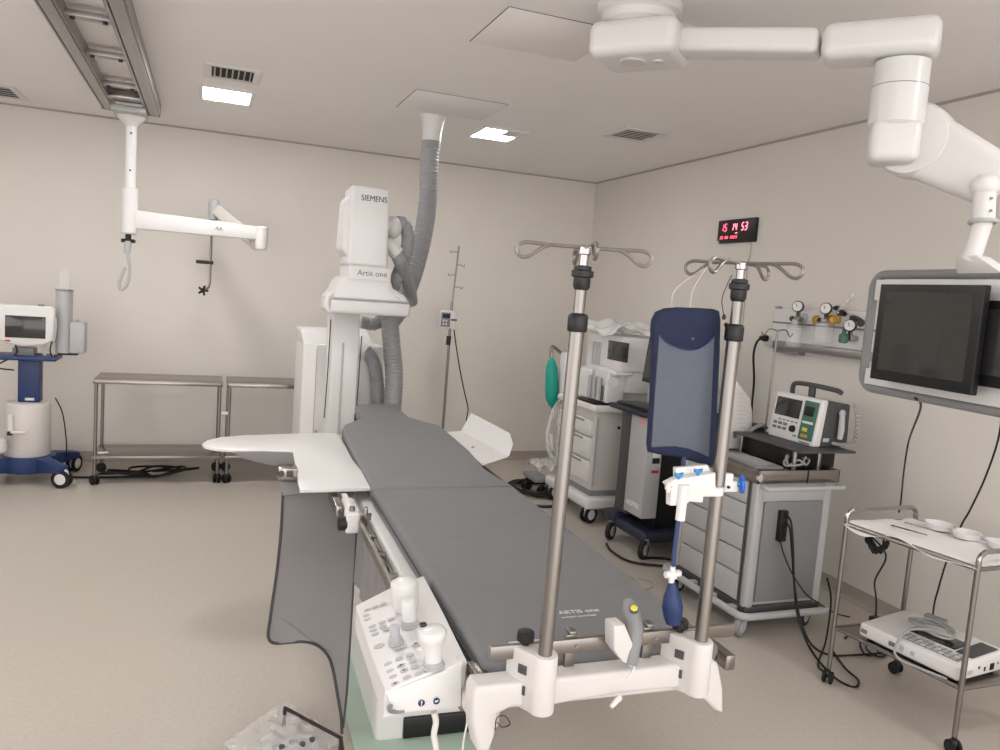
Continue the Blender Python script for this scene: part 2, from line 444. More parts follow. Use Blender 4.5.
# fittings below the pole
b = B().cyl((PX, PY, zb-.06), (PX, PY, zb+.005), .02, n=10)
for s_ in (-1, 1): b.cyl((PX, PY, zb-.045), (PX+s_*.045, PY-.015, zb-.05), .014, n=8)
b.obj('locking_knob', 'black', t)
B().cyl((PX-.005, PY, zb-.14), (PX-.002, PY, zb-.05), .022, .026, n=12).obj('connector', 'lgrey', t)
b = B(); lp = [(PX-.005, PY, zb-.13), (PX+.015, PY, zb-.25), (PX+.0, PY, zb-.36), (PX-.04, PY, zb-.405), (PX-.05, PY, zb-.35), (PX-.015, PY, zb-.24)]
b.tube(lp, .011, 8); b.obj('strap', 'lgrey', t)

# ------------------------------------------------------------------ monitor boom
t = boom = thing('monitor_boom', 'white jointed ceiling boom with a grey rail frame carrying the monitors', 'monitor boom', (1.66, 3.05, HZ))
HB = V((1.60, 2.93, 2.70)); EL = V((2.255, 2.195, 2.62))
def rbox(c, ux, L0, L1, wy, z0, z1, bev=.03):
    ux = V(ux).normalized(); uy = V((-ux.y, ux.x, 0)); c = V((c[0], c[1], 0)); q = []
    for l, w_ in ((L0, wy[0]), (L1, wy[1])):
        zz = (z0 if not hasattr(z0, '__len__') else z0[0 if l == L0 else 1]); z2 = (z1 if not hasattr(z1, '__len__') else z1[0 if l == L0 else 1])
        q += [c+ux*l-uy*w_+V((0, 0, zz)), c+ux*l+uy*w_+V((0, 0, zz)), c+ux*l+uy*w_+V((0, 0, z2)), c+ux*l-uy*w_+V((0, 0, z2))]
    return q, bev
dA = (EL-HB); dA.z = 0; LA = dA.length; dA.normalize()
B().lathe((HB.x, HB.y, 2.755), [(.12, 0), (.15, .02), (.15, .05), (.17, .06), (.17, .095)], n=32).obj('ceiling_flange', 'white', t)
b = B(); q, bv = rbox(HB, dA, -.16, .20, (.145, .145), 2.625, 2.765); b.hexa(q, .04, 4); hub = b.obj('hub', 'white', t)
b = B().lathe((HB.x-.02, HB.y-.02, 2.617), [(.05, 0), (.055, .004), (.055, .01)], n=20).lathe((HB.x+.06, HB.y-.08, 2.619), [(.02, 0), (.022, .003), (.022, .008)], n=16)
b.obj('bottom_cap', 'warm', hub)
b = B(); q, bv = rbox(HB, dA, .18, LA-.28, (.075, .07), (2.645, 2.60), (2.735, 2.69)); b.hexa(q, .022, 3); b.obj('arm', 'white', t)
b = B(); q, bv = rbox(HB, dA, LA-.27, LA+.11, (.09, .09), 2.57, 2.70); b.hexa(q, .04, 4); b.obj('elbow_cover', 'white2', t)
b = B().lathe((EL.x, EL.y, 2.335), [(.08, 0), (.092, .012), (.092, .14), (.09, .142), (.09, .146), (.09, .225)], n=32)
col = b.obj('swivel_column', 'white2', t)
B().ring((EL.x, EL.y, 2.475), .0915, .0016).obj('joint_line', 'grey', col)
b = B(); b.box((EL.x, EL.y, 2.285), (.16, .16, .15), .03, rz=math.atan2(dA.y, dA.x)+R(8), seg=3); b.obj('swivel_head', 'white', t)
# spring arm from the swivel head outwards
A0 = V((EL.x+.10, EL.y+.0, 2.305)); A1 = ray(1004, 186)*2.62+CAM
dS = (A1-A0).normalized(); sS = dS.cross(V((0, 0, 1))).normalized(); uS = sS.cross(dS)
def cap(p, w_, h): return [p-sS*w_-uS*h, p+sS*w_-uS*h, p+sS*w_+uS*h, p-sS*w_+uS*h]
b = B(); b.hexa(cap(A0-dS*.06, .06, .125)+cap(A1, .05, .085), .04, 4)
b.lathe(A0+sS*.07-dS*.0, [(.06, 0), (.12, .01), (.13, .03), (.13, .11), (.12, .13), (.06, .14)], -sS, 28)
b.obj('spring_arm', 'white', t)
# drop joint & tube
D0 = CAM+ray(985, 186)*2.55; D1 = CAM+ray(983, 222)*2.55; D2 = CAM+ray(977, 252)*2.55
b = B().ball(D0, (.045, .045, .04), 16).lathe(D1, [(.034, 0), (.034, (D0-D1).length)], (D0-D1), 20); b.obj('drop_joint', 'white', t)
for k in (.28, .62): B().cyl(D1.lerp(D0, k)+V((-.012, -.034, 0)), D1.lerp(D0, k)+V((-.013, -.037, 0)), .005, n=8).obj('screw', 'grey', t)
b = B().ring(D1, .038, .007, (D0-D1)); b.obj('collar', 'lgrey', t)
DT = CAM+ray(974, 250)*2.55
b = B().tube([D1, D1.lerp(DT, .5), DT, DT+V((.0, .01, -.03))], .029, 16); b.obj('drop_tube', 'white', t)
# monitor frame: plane through mon points
mL, mR = V((2.31, 2.23, 0)), V((2.262, 1.775, 0)); mu = (mR-mL).normalized(); mn = V((mu.y, -mu.x, 0))
if mn.dot(V((-1, 0, 0))) < 0: mn = -mn   # towards the table
def onm(x, y, off=0):
    d = ray(x, y); p0 = mL+mn*off; k = (p0-V((0, 0, 0))-V((CAM.x, CAM.y, 0))).dot(mn)/d.dot(mn); return CAM+d*k
def mp(u, z, off=0): return V((mL.x, mL.y, 0))+mu*u+mn*off+V((0, 0, z))
def mc(x, y, off=0): p = onm(x, y, off); return ((p-mL).dot(mu), p.z)
c0 = mc(879, 276, -.09); c1 = mc(866, 384, -.09); c2 = mc(1000, 416, -.09); c3 = mc(1000, 272, -.09)
zt_ = (c0[1]+c3[1])/2; zb_ = (c1[1]+c2[1])/2; ul = (c0[0]+c1[0])/2-.02; ur = 1.35; rr = .055
loop = []
for (cu_, cz_, a0) in ((ul+rr, zt_-rr, 90), (ul+rr, zb_+rr, 180), (ur-rr, zb_+rr, 270), (ur-rr, zt_-rr, 0)):
    for k in range(7): a_ = R(a0+k*15); loop.append(mp(cu_+rr*math.cos(a_), cz_+rr*math.sin(a_), -.09))
b = B().sweep(loop, .017, 12, closed=True); b.obj('rail_frame', 'grey', t)
b = B(); b.prism([mp(ul+.03, zt_-.02, -.10), mp(ur-.03, zt_-.02, -.10), mp(ur-.03, zt_-.10, -.10), mp(ul+.03, zt_-.10, -.10)], mn*.03, .004)
b.prism([mp(ul+.03, zb_+.015, -.10), mp(ur-.03, zb_+.015, -.10), mp(ur-.03, zb_+.075, -.10), mp(ul+.03, zb_+.075, -.10)], mn*.03, .004)
b.obj('mount_rail', 'white', t)
uy_ = mc(988, 275, -.13)[0]; b = B(); by = DT+V((0, .01, -.02)); zy = zt_-.03
b.hexa([mp(uy_-.10, zy, -.10), mp(uy_+.14, zy, -.10), mp(uy_+.14, zy, -.16), mp(uy_-.10, zy, -.16), by-mu*.035+mn*.03, by+mu*.05+mn*.03, by+mu*.05-mn*.03, by-mu*.035-mn*.03], .01); b.obj('yoke', 'white', t)


def monitor(label, u0, u1, z0, z1, off):
    t = thing('monitor', label, 'monitor', mp((u0+u1)/2, z0, off)); bz = .034
    b = B(); b.prism([mp(u0, z0, off), mp(u1, z0, off), mp(u1, z1, off), mp(u0, z1, off)], mn*-.028, .005); b.obj('bezel', 'black', t)
    b = B(); b.prism([mp(u0+bz, z0+bz*1.1, off+.001), mp(u1-bz, z0+bz*1.1, off+.001), mp(u1-bz, z1-bz*.8, off+.001), mp(u0+bz, z1-bz*.8, off+.001)], mn*-.003); b.obj('screen', 'screen', t)
    b = B(); k = .05; b.prism([mp(u0+k, z0+k, off-.028), mp(u1-k, z0+k, off-.028), mp(u1-k, z1-k, off-.028), mp(u0+k, z1-k, off-.028)], mn*-.03, .008); b.obj('rear_cover', 'dgrey', t)
    return t


a0 = mc(882, 284); a1 = mc(868, 377); a2 = mc(987, 285); a3 = mc(968, 396)
monitor('dark flat monitor at the left end of the boom frame, shown whole', (a0[0]+a1[0])/2, (a2[0]+a3[0])/2, (a1[1]+a3[1])/2, (a0[1]+a2[1])/2, 0)
b0 = mc(981, 300, -.04); b1 = mc(966, 384, -.04)
monitor('dark flat monitor cut off by the right edge of the photo', (b0[0]+b1[0])/2, (b0[0]+b1[0])/2+.52, b1[1], b0[1], -.04)

# ceiling dome beside the hub
t = thing('ceiling_dome', 'white dish-shaped cover on the ceiling just behind the boom hub', 'ceiling dome', (1.68, 3.02, HZ))
b = B().lathe((1.86, 3.13, HZ-.05), [(.09, 0), (.125, .01), (.135, .03), (.135, .05)], n=32); b.obj('cover', 'white2', t)

# ================================================================== LEFT: VENTILATOR CART
t = thing('ventilator', 'medical ventilator with screen on a navy and white wheeled stand at far left', 'ventilator', (-1.22, 6.66, 0)); F = fr(t)
b = B(F).lathe((0, 0, .07), [(.13, 0), (.18, .01), (.19, .03), (.187, .12), (.17, .13)], n=32); b.obj('base_ring', 'navy', t)
lc = 0
for ang in (-44, 42, 127, 222):
    a = R(ang); d = V((math.cos(a), math.sin(a), 0)); sd = V((-d.y, d.x, 0)); b = B(F)
    p0, p1 = d*.15, d*.40
    b.hexa([p0-sd*.06+V((0, 0, .08)), p0+sd*.06+V((0, 0, .08)), p0+sd*.055+V((0, 0, .2)), p0-sd*.055+V((0, 0, .2)),
            p1-sd*.045+V((0, 0, .115)), p1+sd*.045+V((0, 0, .115)), p1+sd*.04+V((0, 0, .165)), p1-sd*.04+V((0, 0, .165))], .015)
    b.obj('leg', 'navy', t)
    castor(t, d.x*.375, d.y*.375, .068, .03, a+R(25), 'white', 'rubber', True, .14, F, 'white')
b = B(F).lathe((0, 0, .195), [(.15, 0), (.155, .01), (.150, .38), (.14, .40), (.05, .405)], n=32); b.obj('cylinder_body', 'warm', t)
b = B(F).cyl((-.085, -.14, .40), (-.085, -.143, .52), .02, n=12).box((-.03, -.165, .395), (.10, .025, .02), .006); vv = b.obj('valve', 'white', t)
B(F).box((-.085, -.155, .385), (.035, .04, .03), .006).obj('valve_tip', 'black', vv)
b = B(F).lo((-.06, -.06, .60), (.085, .06, .96), .008); b.obj('column', 'navy', t)
B(F).box((.02, -.066, .625), (.06, .01, .02), .003).obj('label_plate', 'warm', t)
b = B(F).lo((-.26, -.16, .92), (.205, .12, .952), .01); b.obj('tray', 'navy', t)
B(F).lo((-.09, -.10, .95), (.05, .03, 1.01), .01).obj('screen_foot', 'grey', t)
Sx = -1.22; Sy = 6.66
p = [ay(-3, 307, 6.5)-V((Sx, Sy, 0)), ay(53, 307, 6.5)-V((Sx, Sy, 0)), ay(53, 349, 6.5)-V((Sx, Sy, 0)), ay(-3, 346, 6.5)-V((Sx, Sy, 0))]
x0, x1 = p[0].x, (p[1].x+p[2].x)/2; z1 = p[1].z; z0 = p[2].z+.01; y_ = -.16
b = B(F); prf = [(x0, z0+.05), (x0+.06, z0+.015), ((x0+x1)/2, z0), (x1-.06, z0+.015), (x1, z0+.05), (x1+.008, z1-.02), (x1-.012, z1), (x0+.012, z1), (x0-.008, z1-.02)]
b.prism([(x, y_, z) for x, z in prf], (0, .09, 0), .014, 3); scr = b.obj('screen_housing', 'white', t)
q0, q1 = ay(5, 315, 6.5)-V((Sx, Sy, 0)), ay(47, 339, 6.5)-V((Sx, Sy, 0))
B(F).lo((q0.x, y_-.003, q1.z), (q1.x-.01, y_+.01, q0.z), .002).obj('screen', 'screen', scr)
B(F).lo((q0.x, y_-.003, q1.z-.03), (q0.x+.035, y_+.003, q1.z-.018)).obj('brand_badge', 'red', scr)
B(F).lo((q0.x+.2, y_+.02, z1-.005), (q0.x+.24, y_+.06, z1+.012), .004).obj('top_knob', 'grey', scr)
b = B(F)
for xx in (.105, .17): b.cyl((xx, -.02, .95), (xx+.006, -.02, 1.05), .012, n=10)
b.obj('support_post', 'white', t)
gx = ay(63, 320, 6.62).x-Sx
zb0 = ay(63, 353, 6.62).z; zt0 = ay(63, 290, 6.62).z; zt1 = ay(63, 270, 6.62).z
B(F).cyl((gx, -.0, zb0), (gx, 0, zt0), .058, n=28).obj('tall_canister', 'lgrey', t)
B(F).ring((gx, 0, zt0), .058, .006).obj('canister_rim', 'chrome', t)
B(F).lathe((gx, 0, zt0), [(.040, 0), (.038, zt1-zt0-.02), (.03, zt1-zt0), (.01, zt1-zt0+.004)], n=20).obj('clear_cap', 'clear', t)
b = B(F).lo((gx+.045, -.06, zb0), (gx+.15, .08, zb0+.235), .015); b.lathe((gx+.09, 0, zb0+.235), [(.012, 0), (.012, .015), (.005, .02)], n=12); b.obj('side_box', 'lgrey', t)
B(F).lo((gx-.03, -.05, zb0-.015), (gx+.1, .06, zb0), .003).obj('canister_shelf', 'black', t)
b = B(F).tube([(gx-.055, -.07, zb0+.26), (gx-.05, -.085, zb0+.2), (gx-.06, -.08, zb0+.1)], .018, 8); b.obj('handset', 'white', t)
b = B(F).tube([(gx-.06, -.08, zb0+.1), (gx-.075, -.085, zb0+.02), (gx-.06, -.06, zb0-.03), (gx-.05, -.02, zb0-.01)], .005, 6).tube([(x0+.10, -.1, z0+.02), (x0+.11, -.12, .96), (-.18, -.14, .87), (-.08, -.08, .84)], .006, 6)
b.tube([(.17, .05, .62), (.215, .08, .5), (.24, .1, .3), (.245, .1, .15)], .005, 6); b.obj('cable', 'cable', t)
b = B(F); wc = ay(-4, 446, 6.45)-V((Sx, Sy, 0))
b.lathe(wc-V((0, 0, .05)), [(.05, 0), (.065, .012), (.07, .05), (.062, .09), (.03, .105), (.02, .14)], n=20); b.obj('water_chamber', 'white', t)
B(F).cyl(wc+V((.0, 0, .0)), (-.12, -.05, wc.z), .018, n=12).obj('chamber_bracket', 'black', t)

# ================================================================== STEEL TABLES
t = thing('instrument_table', 'long stainless steel wheeled table beside the blue ventilator stand', 'table', (-.31, 6.68, 0), group=None); F = fr(t)
w, d, h = .455, .225, .805
b = B(F).lo((-w, -d, h-.008), (w, d, h), .002).lo((-w, -d, h-.032), (w, -d+.015, h-.006), .002).lo((-w, d-.015, h-.032), (w, d, h-.006), .002).lo((-w, -d, h-.032), (-w+.015, d, h-.006), .002).lo((w-.015, -d, h-.032), (w, d, h-.006), .002)
b.obj('tabletop', 'steel2', t)
b = B(F).lo((-w, -d, .215), (w, d, .222), .001).lo((-w, -d, .20), (w, -d+.012, .22), .002).lo((-w, d-.012, .20), (w, d, .22), .002); b.obj('lower_shelf', 'steel2', t)
for sx in (-1, 1):
    for sy in (-1, 1):
        lg = B(F).cyl((sx*(w-.02), sy*(d-.02), .07), (sx*(w-.02), sy*(d-.02), h-.01), .0125, n=14).obj('leg', 'steel', t)
        castor(t, sx*(w-.02), sy*(d-.02), .037, .022, R(40+60*sx+30*sy), 'black', 'rubber', True, .085, F, 'black')
t2 = dup(t, (.632, 6.68, 0), 0, 'long stainless steel wheeled table half hidden behind the white arm board')
o = B().box((.165, 6.462, .565), (.05, .014, .022), .003).obj('paper_tag', 'paper'); tag(o, 'small white tag clipped across the adjoining steel table legs', 'tag')
o = B().box((-.70, 6.56, .228), (.07, .035, .006), .001, rz=.4).obj('folded_card', 'paper'); tag(o, 'small white card lying on the left end of the lower steel shelf', 'card')
b = B(); rnd = random.Random(3)
pts = []
for k in range(26):
    a = k*.83; r_ = .17+.10*math.sin(k*1.7); pts.append((-.50+r_*1.25*math.cos(a)+.007*k, 6.70+r_*.6*math.sin(a), .012+.05*abs(math.sin(k*.9))))
pts = [(-1.0, 6.75, .012), (-.85, 6.66, .012)]+pts
b.tube(pts, .009, 6, sub=5)
o = b.obj('extension_cable', 'cable'); tag(o, 'black power cord tangled on the floor under the steel table', 'cord')

# ================================================================== C-ARM
t = thing('angiography_c_arm', 'white floor standing x-ray C-arm with grey hoses at the head of the table', 'x-ray machine', (.95, 5.5, 0))
# pedestal cabinet
YP = 5.62
pl = ay(303, 380, YP).x; pr_ = ay(384, 380, YP).x; pz = ay(345, 330, YP+.3).z
def pc(x, y, Y): return ay(x, y, Y)
b = B()
b.prism([(pl, YP+.06, 0), (pl+.07, YP+.02, 0), (pl+.09, YP, 0), (pr_-.06, YP, 0), (pr_, YP+.06, 0), (pr_, YP+.55, 0), (pl, YP+.55, 0)], (0, 0, pc(340, 345, YP).z), .012, 3)
zc = pc(340, 345, YP).z
b.hexa([(pl, YP+.06, zc-.02), (pr_-.06, YP+.06, zc-.02), (pr_-.06, YP+.5, zc-.02), (pl, YP+.5, zc-.02), (pl-.02, YP+.12, zc+.09), (pr_-.12, YP+.16, zc+.11), (pr_-.12, YP+.45, zc+.10), (pl-.02, YP+.5, zc+.09)], .01)
pdst = b.obj('pedestal', 'white', t)
b = B()
for xx, yy in ((pl+.085, YP+.003), (pl+.20, YP-.003)): b.lo((xx, yy-.003, .05), (xx+.006, yy+.01, zc-.03))
b.obj('panel_joint', 'lgrey', pdst)
b = B().ring((pr_+.008, YP+.2, .92), .012, .004, (1, 0, 0)); b.obj('screw_cap', 'grey', pdst)
# column (outer side of the C seen edge on)
YC = 5.22
cl = ay(329, 390, YC).x; cr = ay(357, 390, YC).x; ct = ay(344, 305, YC).z
zarc = [0, .35, .7, 1.05, 1.4, ct]
b = B(); outer = [(YC+.10, .30), (YC+.03, .5), (YC, .8), (YC, ct-.25), (YC+.04, ct-.05), (YC+.10, ct+.06)]
inner = [(YC+.34, ct+.06), (YC+.26, ct-.08), (YC+.22, ct-.3), (YC+.22, .8), (YC+.26, .55), (YC+.34, .30)]
b.prism([(cl, y, z) for y, z in outer+inner], (cr-cl, 0, 0), .012, 3); arm = b.obj('c_arm', 'white2', t)
b = B().lo((cl+.07, YC-.004, .55), (cl+.085, YC+.01, ct-.25), .002); b.obj('cover_line', 'lgrey', arm)
b = B().tube([(cl-.012, YC-.0, ct-.1), (cl-.014, YC, 1.1), (cl-.022, YC, .75)], .004, 6).tube([(cr+.012, YC, ct-.2), (cr+.008, YC, 1.1), (cr+.004, YC, .80), (cr+.003, YC, .77)], .004, 6); b.obj('edge_cable', 'dgrey', arm)
B().cyl((cr+.003, YC, .70), (cr+.003, YC, .78), .011, n=10).obj('cable_plug', 'black', arm)
b = B().lo((cl+.03, YC+.2, .62), (cr+.03, YP+.2, .95), .03, 3); b.obj('rotation_hub', 'white', t)
b = B().lo((cl+.02, 5.0, .12), (cr+.05, YC+.3, .36), .04, 4); b.obj('tube_housing', 'white', t)
# detector flange
YD = 4.92
fx0 = ay(331, 305, YD).x; fx1 = ay(411, 305, YD).x; fz0 = ay(370, 315, YD).z; fz1 = ay(370, 301, YD).z
b = B().lo((fx0, YD, fz0), (fx1, YD+.50, fz1), .02, 3); fl = b.obj('flat_detector', 'white', t)
nz = ay(370, 280, YD).z; zs = ay(332, 292, YD).z
b = B(); n0 = ay(346, 280, YD).x; n1 = ay(392, 280, YD).x; zm = ay(370, 287, YD).z
sec = [(fx0+.005, fz1-.03), (fx0+.0, zs-.03), (fx0+.04, zs+.02), (n0-.03, zm+.02), (n0+.0, nz+.01), (n1, nz+.01), (n1+.02, zm-.0), (fx1-.035, zs+.01), (fx1-.003, zs-.035), (fx1-.003, fz1-.03)]
b.prism([(x, YD+.02, z) for x, z in sec], (0, .45, 0), .03, 4); b.obj('detector_shroud', 'white2', t)
B().lo((fx0+.01, YD+.002, fz1+.0), (fx1-.01, YD+.1, fz1+.012), .004).obj('seam', 'lgrey', fl)
b = B().tube([(fx0+.03, YD+.05, zs+.0), (fx0-.01, YD+.04, zs-.03), (fx0-.02, YD+.04, (fz0+fz1)/2), (fx0-.005, YD+.04, fz0+.015), (fx0+.03, YD+.05, fz0+.005)], .018, 10); b.obj('bumper', 'white', t)
# neck band with lettering
bz0 = ay(370, 281, YD+.03).z; bz1 = ay(368, 266, YD+.03).z
bx0 = ay(349, 273, YD+.03).x; bx1 = ay(391.5, 273, YD+.03).x
b = B().lo((bx0, YD+.03, bz0-.03), (bx1, YD+.40, bz1), .012, 3); nk = b.obj('neck_band', 'white', t)
text('Artis one', 'lettering', 'gink', nk, ((bx0+bx1)/2+.012, YD+.029, (bz0+bz1)/2+.0), (1, 0, 0), (0, 0, 1), .05)
# tall housing
T0 = ay(350, 183.5, YD+.02); T1 = ay(387.5, 185.5, YD+.02); Bt0 = ay(350, 268, YD+.02); Bt1 = ay(390, 268, YD+.02)
b = B(); y0 = YD+.03; zz1 = T0.z+.0; zz0 = bz1-.004; x0 = (T0.x+Bt0.x)/2-.0; x1 = (T1.x+Bt1.x)/2
sec = [(x0, zz1-.0), (x1-.008, zz1), (x1, zz1-.02), (x1+.012, zz0), (x0+.05, zz0), (x0-.0, zz0+.08)]
b.hexa([(x0-.005, y0, zz0), (x1+.014, y0, zz0), (x1+.0, y0+.34, zz0), (x0-.005, y0+.30, zz0), (x0+.0, y0, zz1), (x1, y0, zz1), (x1-.0, y0+.30, zz1-.01), (x0, y0+.26, zz1-.01)], .022, 4)
hs = b.obj('detector_housing', 'white2', t)
b = B().hexa([(x0-.035, y0+.04, zz0+.10), (x0+.03, y0+.02, zz0+.01), (x0+.03, y0+.28, zz0+.01), (x0-.04, y0+.28, zz0+.10), (x0-.032, y0+.05, zz1-.10), (x0+.03, y0+.03, zz1-.035), (x0+.03, y0+.26, zz1-.03), (x0-.03, y0+.26, zz1-.09)], .02, 4)
b.obj('side_cover', 'white', hs)
text('SIEMENS', 'lettering', 'ink', hs, ((x0+x1)/2+.022, y0-.001, zz1-.076), (1, 0, 0), (0, 0, 1), .05, bold=0, sx=.88)
# hose elbows on housing side
e1 = ay(393, 226, YD+.2); b = B().ball(e1+V((0, 0, -.01)), (.058, .06, .075), 18).cyl(e1+V((-.05, .0, -.01)), e1+V((.02, 0, .0)), .055, n=20); b.obj('hose_elbow', 'white', t)
e2 = ay(393, 249, YD+.15); b = B().cyl(e2+V((-.05, 0, .05)), e2+V((.03, -.0, -.03)), .04, .048, n=20); b.obj('hose_elbow', 'white', t)


def hose(name, pts, r, sub=10, step=.024, amp=.09):
    pp = smooth(pts, sub); L = [0]
    for a, b_ in zip(pp, pp[1:]): L.append(L[-1]+(b_-a).length)
    n = int(L[-1]/step*4); out = []; rs = []; j = 0
    for i in range(n+1):
        s_ = L[-1]*i/n
        while j < len(L)-2 and L[j+1] < s_: j += 1
        k = (s_-L[j])/max(1e-9, L[j+1]-L[j]); out.append(pp[j].lerp(pp[j+1], k)); rs.append(r*(1-amp*(.5-.5*math.cos(i*PI/2))))
    return B().sweep(out, rs, 14).obj(name, 'hose', t, ang=60)


hose('elbow_hose', [e1+V((.02, .01, .02)), ay(404, 224, YD+.22), ay(408, 238, YD+.24), ay(404, 258, YD+.26), ay(394, 285, YD+.30), ay(388, 300, YD+.48), ay(386, 312, YD+.58), ay(376, 324, YD+.62), ay(362, 322, YD+.62)], .045)
hose('elbow_hose', [e2+V((.01, 0, -.01)), ay(400, 262, YD+.16), ay(405, 276, YD+.3), ay(410, 290, YD+.50), ay(412, 302, YD+.62)], .043)
hose('pedestal_hose', [ay(366, 352, YP-.02), ay(372, 358, YP-.04), ay(376, 370, YP-.06), ay(378, 390, YP-.06), ay(378, 420, YP-.06), ay(376, 450, YP-.05)], .048)
b = B().cyl(ay(358, 349, YP-.01)+V((0, .04, 0)), ay(368, 353, YP-.02), .06, .054, n=20); b.obj('hose_collar', 'white', t)
hose('floor_hose', [ay(390, 310, YD+.55), ay(390, 325, YD+.52), ay(392, 350, YD+.5), ay(394, 375, YD+.5), ay(393, 400, YD+.5), ay(390, 430, YD+.5), ay(386, 470, YD+.5)], .066)
HC_ = V((1.435, 5.46, HZ)); hp = [HC_+V((0, 0, -.16)), HC_+V((-.005, 0, -.35)), ay(428, 200, 5.5), ay(423, 235, 5.48), ay(416, 265, 5.48), ay(407, 292, 5.5), ay(398, 312, 5.52), ay(388, 324, 5.56)]
hose('ceiling_hose', hp, .068)
b = B().lathe(HC_+V((0, 0, -.17)), [(.068, 0), (.068, .05), (.078, .12), (.088, .155), (.095, .17)], n=28); b.obj('ceiling_collar', 'white', t)

# ================================================================== FAR IV POLE
p0 = ay(440, 466, 6.9); ptop = ay(459, 246, 6.9); zb_ = 0
dv = (ptop-p0).normalized(); p00 = p0-dv*(p0.z/dv.z)
t = thing('drip_stand', 'thin leaning drip stand against the far wall with a small white pump', 'drip stand', (p00.x, 6.9, 0))
mid = ay(452, 302, 6.9)
B().cyl(p00+dv*.06, mid, .013, n=12).obj('lower_pole', 'steel', t); B().cyl(mid-dv*.1, ptop, .008, n=10).obj('upper_pole', 'steel', t)
B().cyl(ay(449, 336, 6.9), ay(448, 345, 6.9), .022, n=12).obj('grip', 'black', t)
b = B()
for (x, y, s_) in ((458, 252, -1), (457, 265, 1), (456, 275, -1), (455, 287, 1)):
    h_ = ay(x, y, 6.9); b.tube([h_, h_+V((s_*.04, 0, .0)), h_+V((s_*.065, 0, -.012)), h_+V((s_*.075, 0, .012))], .004, 6)
b.obj('hook', 'steel', t)
for k in range(5):
    a = k*2*PI/5+.3; e = p00+V((.24*math.cos(a), .24*math.sin(a), .05)); lg = B().sweep([p00+V((0, 0, .09)), e], [.018, .013], 8).obj('leg', 'steel', t)
    castor(t, e.x-p00.x, e.y-p00.y, .022, .018, a, 'black', 'rubber', False, .05, fr(t), 'black')
t = thing('infusion_pump', 'small white infusion pump with grey keypad clamped on the thin far drip stand', 'pump', ay(448, 320, 6.85))
q0, q1, q2 = ay(441, 312, 6.84), ay(449, 328, 6.84), ay(456, 329, 6.84); q3 = ay(456, 311, 6.84)
b = B().lo((q0.x-.005, 6.82, q2.z), (q3.x, 6.88, q3.z), .008, 3); b.obj('body', 'white', t)
B().lo((q0.x, 6.814, q1.z+.01), (q1.x, 6.83, q0.z), .003).obj('front_panel', 'grey', t)
B().lo((q0.x+.008, 6.811, q0.z-.05), (q1.x-.006, 6.82, q0.z-.012), .002).obj('display', 'black', t)
b = B()
for i in range(2):
    for j in range(2): b.box((q0.x+.022+.026*i, 6.812, q1.z+.035+.03*j), (.016, .006, .018), .003)
b.obj('key', 'white', t)
B().lo((q1.x+.008, 6.815, (q2.z+q3.z)/2-.008), (q2.x-.004, 6.83, (q2.z+q3.z)/2+.008), .003).obj('latch', 'dgrey', t)
o = B().tube([ay(454, 330, 6.86), ay(456, 345, 6.84), ay(460, 370, 6.82), ay(464, 390, 6.8), ay(468, 408, 6.8), ay(467, 416, 6.85), ay(464, 440, 6.88), ay(463, 462, 6.85)], .006, 6).obj('cord', 'cable', t)

# cable heap on floor behind the table
b = B(); rnd = random.Random(5); pts = []
for k in range(46):
    a = k*.72; pts.append((2.67+.30*math.cos(a)*(.7+.3*rnd.random())+.003*k, 6.02+.26*math.sin(a)*(.6+.4*rnd.random()), .014+.045*rnd.random()))
pts += [(2.95, 5.9, .012), (2.78, 5.62, .012), (2.58, 5.52, .012), (2.42, 5.62, .012), (2.46, 5.75, .012)]
o = b.tube(pts, .012, 6, sub=5).obj('cable_bundle', 'cable'); tag(o, 'bundle of black cables coiled on the floor before the drawer unit with green bag', 'cable')

# ================================================================== TABLE
TO = V((.54, 1.37, 0)); RZ = R(-2)
t = thing('operating_table', 'long patient table with steel side rails, white pedestal and grey mattress on top', 'operating table', TO, RZ); F = fr(t); Fi = F.inverted()
def L(p): return Fi @ p
def lz(x, y, z): return Fi @ az(x, y, z)
zt = .862
b = B(F)
outl = [(-.035, .02), (.53, .02), (.53, 2.9), (.50, 3.3), (.47, 3.38), (.26, 3.38), (.2, 3.1), (.09, 2.8), (.02, 2.0), (-.035, 1.6)]
b.prism([(x, y, zt-.045) for x, y in outl], (0, 0, .04), .012, 3); b.obj('tabletop', 'white', t)
# pedestal
pc0 = lz(372, 745, 0); pc1 = lz(351, 676, 0)
b = B(F); px0 = pc0.x+.01
b.box((px0+.24, pc0.y+.42, .37), (.48, .84, .74), .02, seg=3); b.box((px0+.25, pc0.y+.42, .78), (.40, .6, .10), .02); b.obj('pedestal', 'white', t)
b = B(F).box((px0+.27, pc0.y-.002, .055), (.34, .02, .08), .006); b.obj('foot_recess', 'black', t)
b = B(F); b.prism([(px0-.08, pc0.y-.35, 0), (px0+.40, pc0.y-.35, 0), (px0+.46, pc0.y+1.2, 0), (px0-.08, pc0.y+1.2, 0)], (0, 0, .012), .004); b.obj('floor_plate', 'green', t)
# side rails
for side in (-1, 1):
    xr = -.072 if side < 0 else .612
    b = B(F).box((xr, 1.56 if side < 0 else 1.37, .85), (.012, 2.5 if side < 0 else 2.62, .032), .003); rail = b.obj('side_rail', 'steel', t)
    for y in (.45, .72, .9, 1.08, 1.3, 2.0, 2.4):
        B(F).lo((xr, y-.012, .835), (-.02 if side < 0 else .57, y+.012, .847), .002).obj('standoff', 'steel2', rail)
    B(F).box((xr, .36 if side < 0 else .11, .85), (.026, .10, .036), .004).obj('rail_end', 'steel', rail)
# carriage beam under the top
b = B(F).lo((.05, .25, .775), (.52, 2.95, .82), .01); b.obj('carriage', 'lgrey', t)
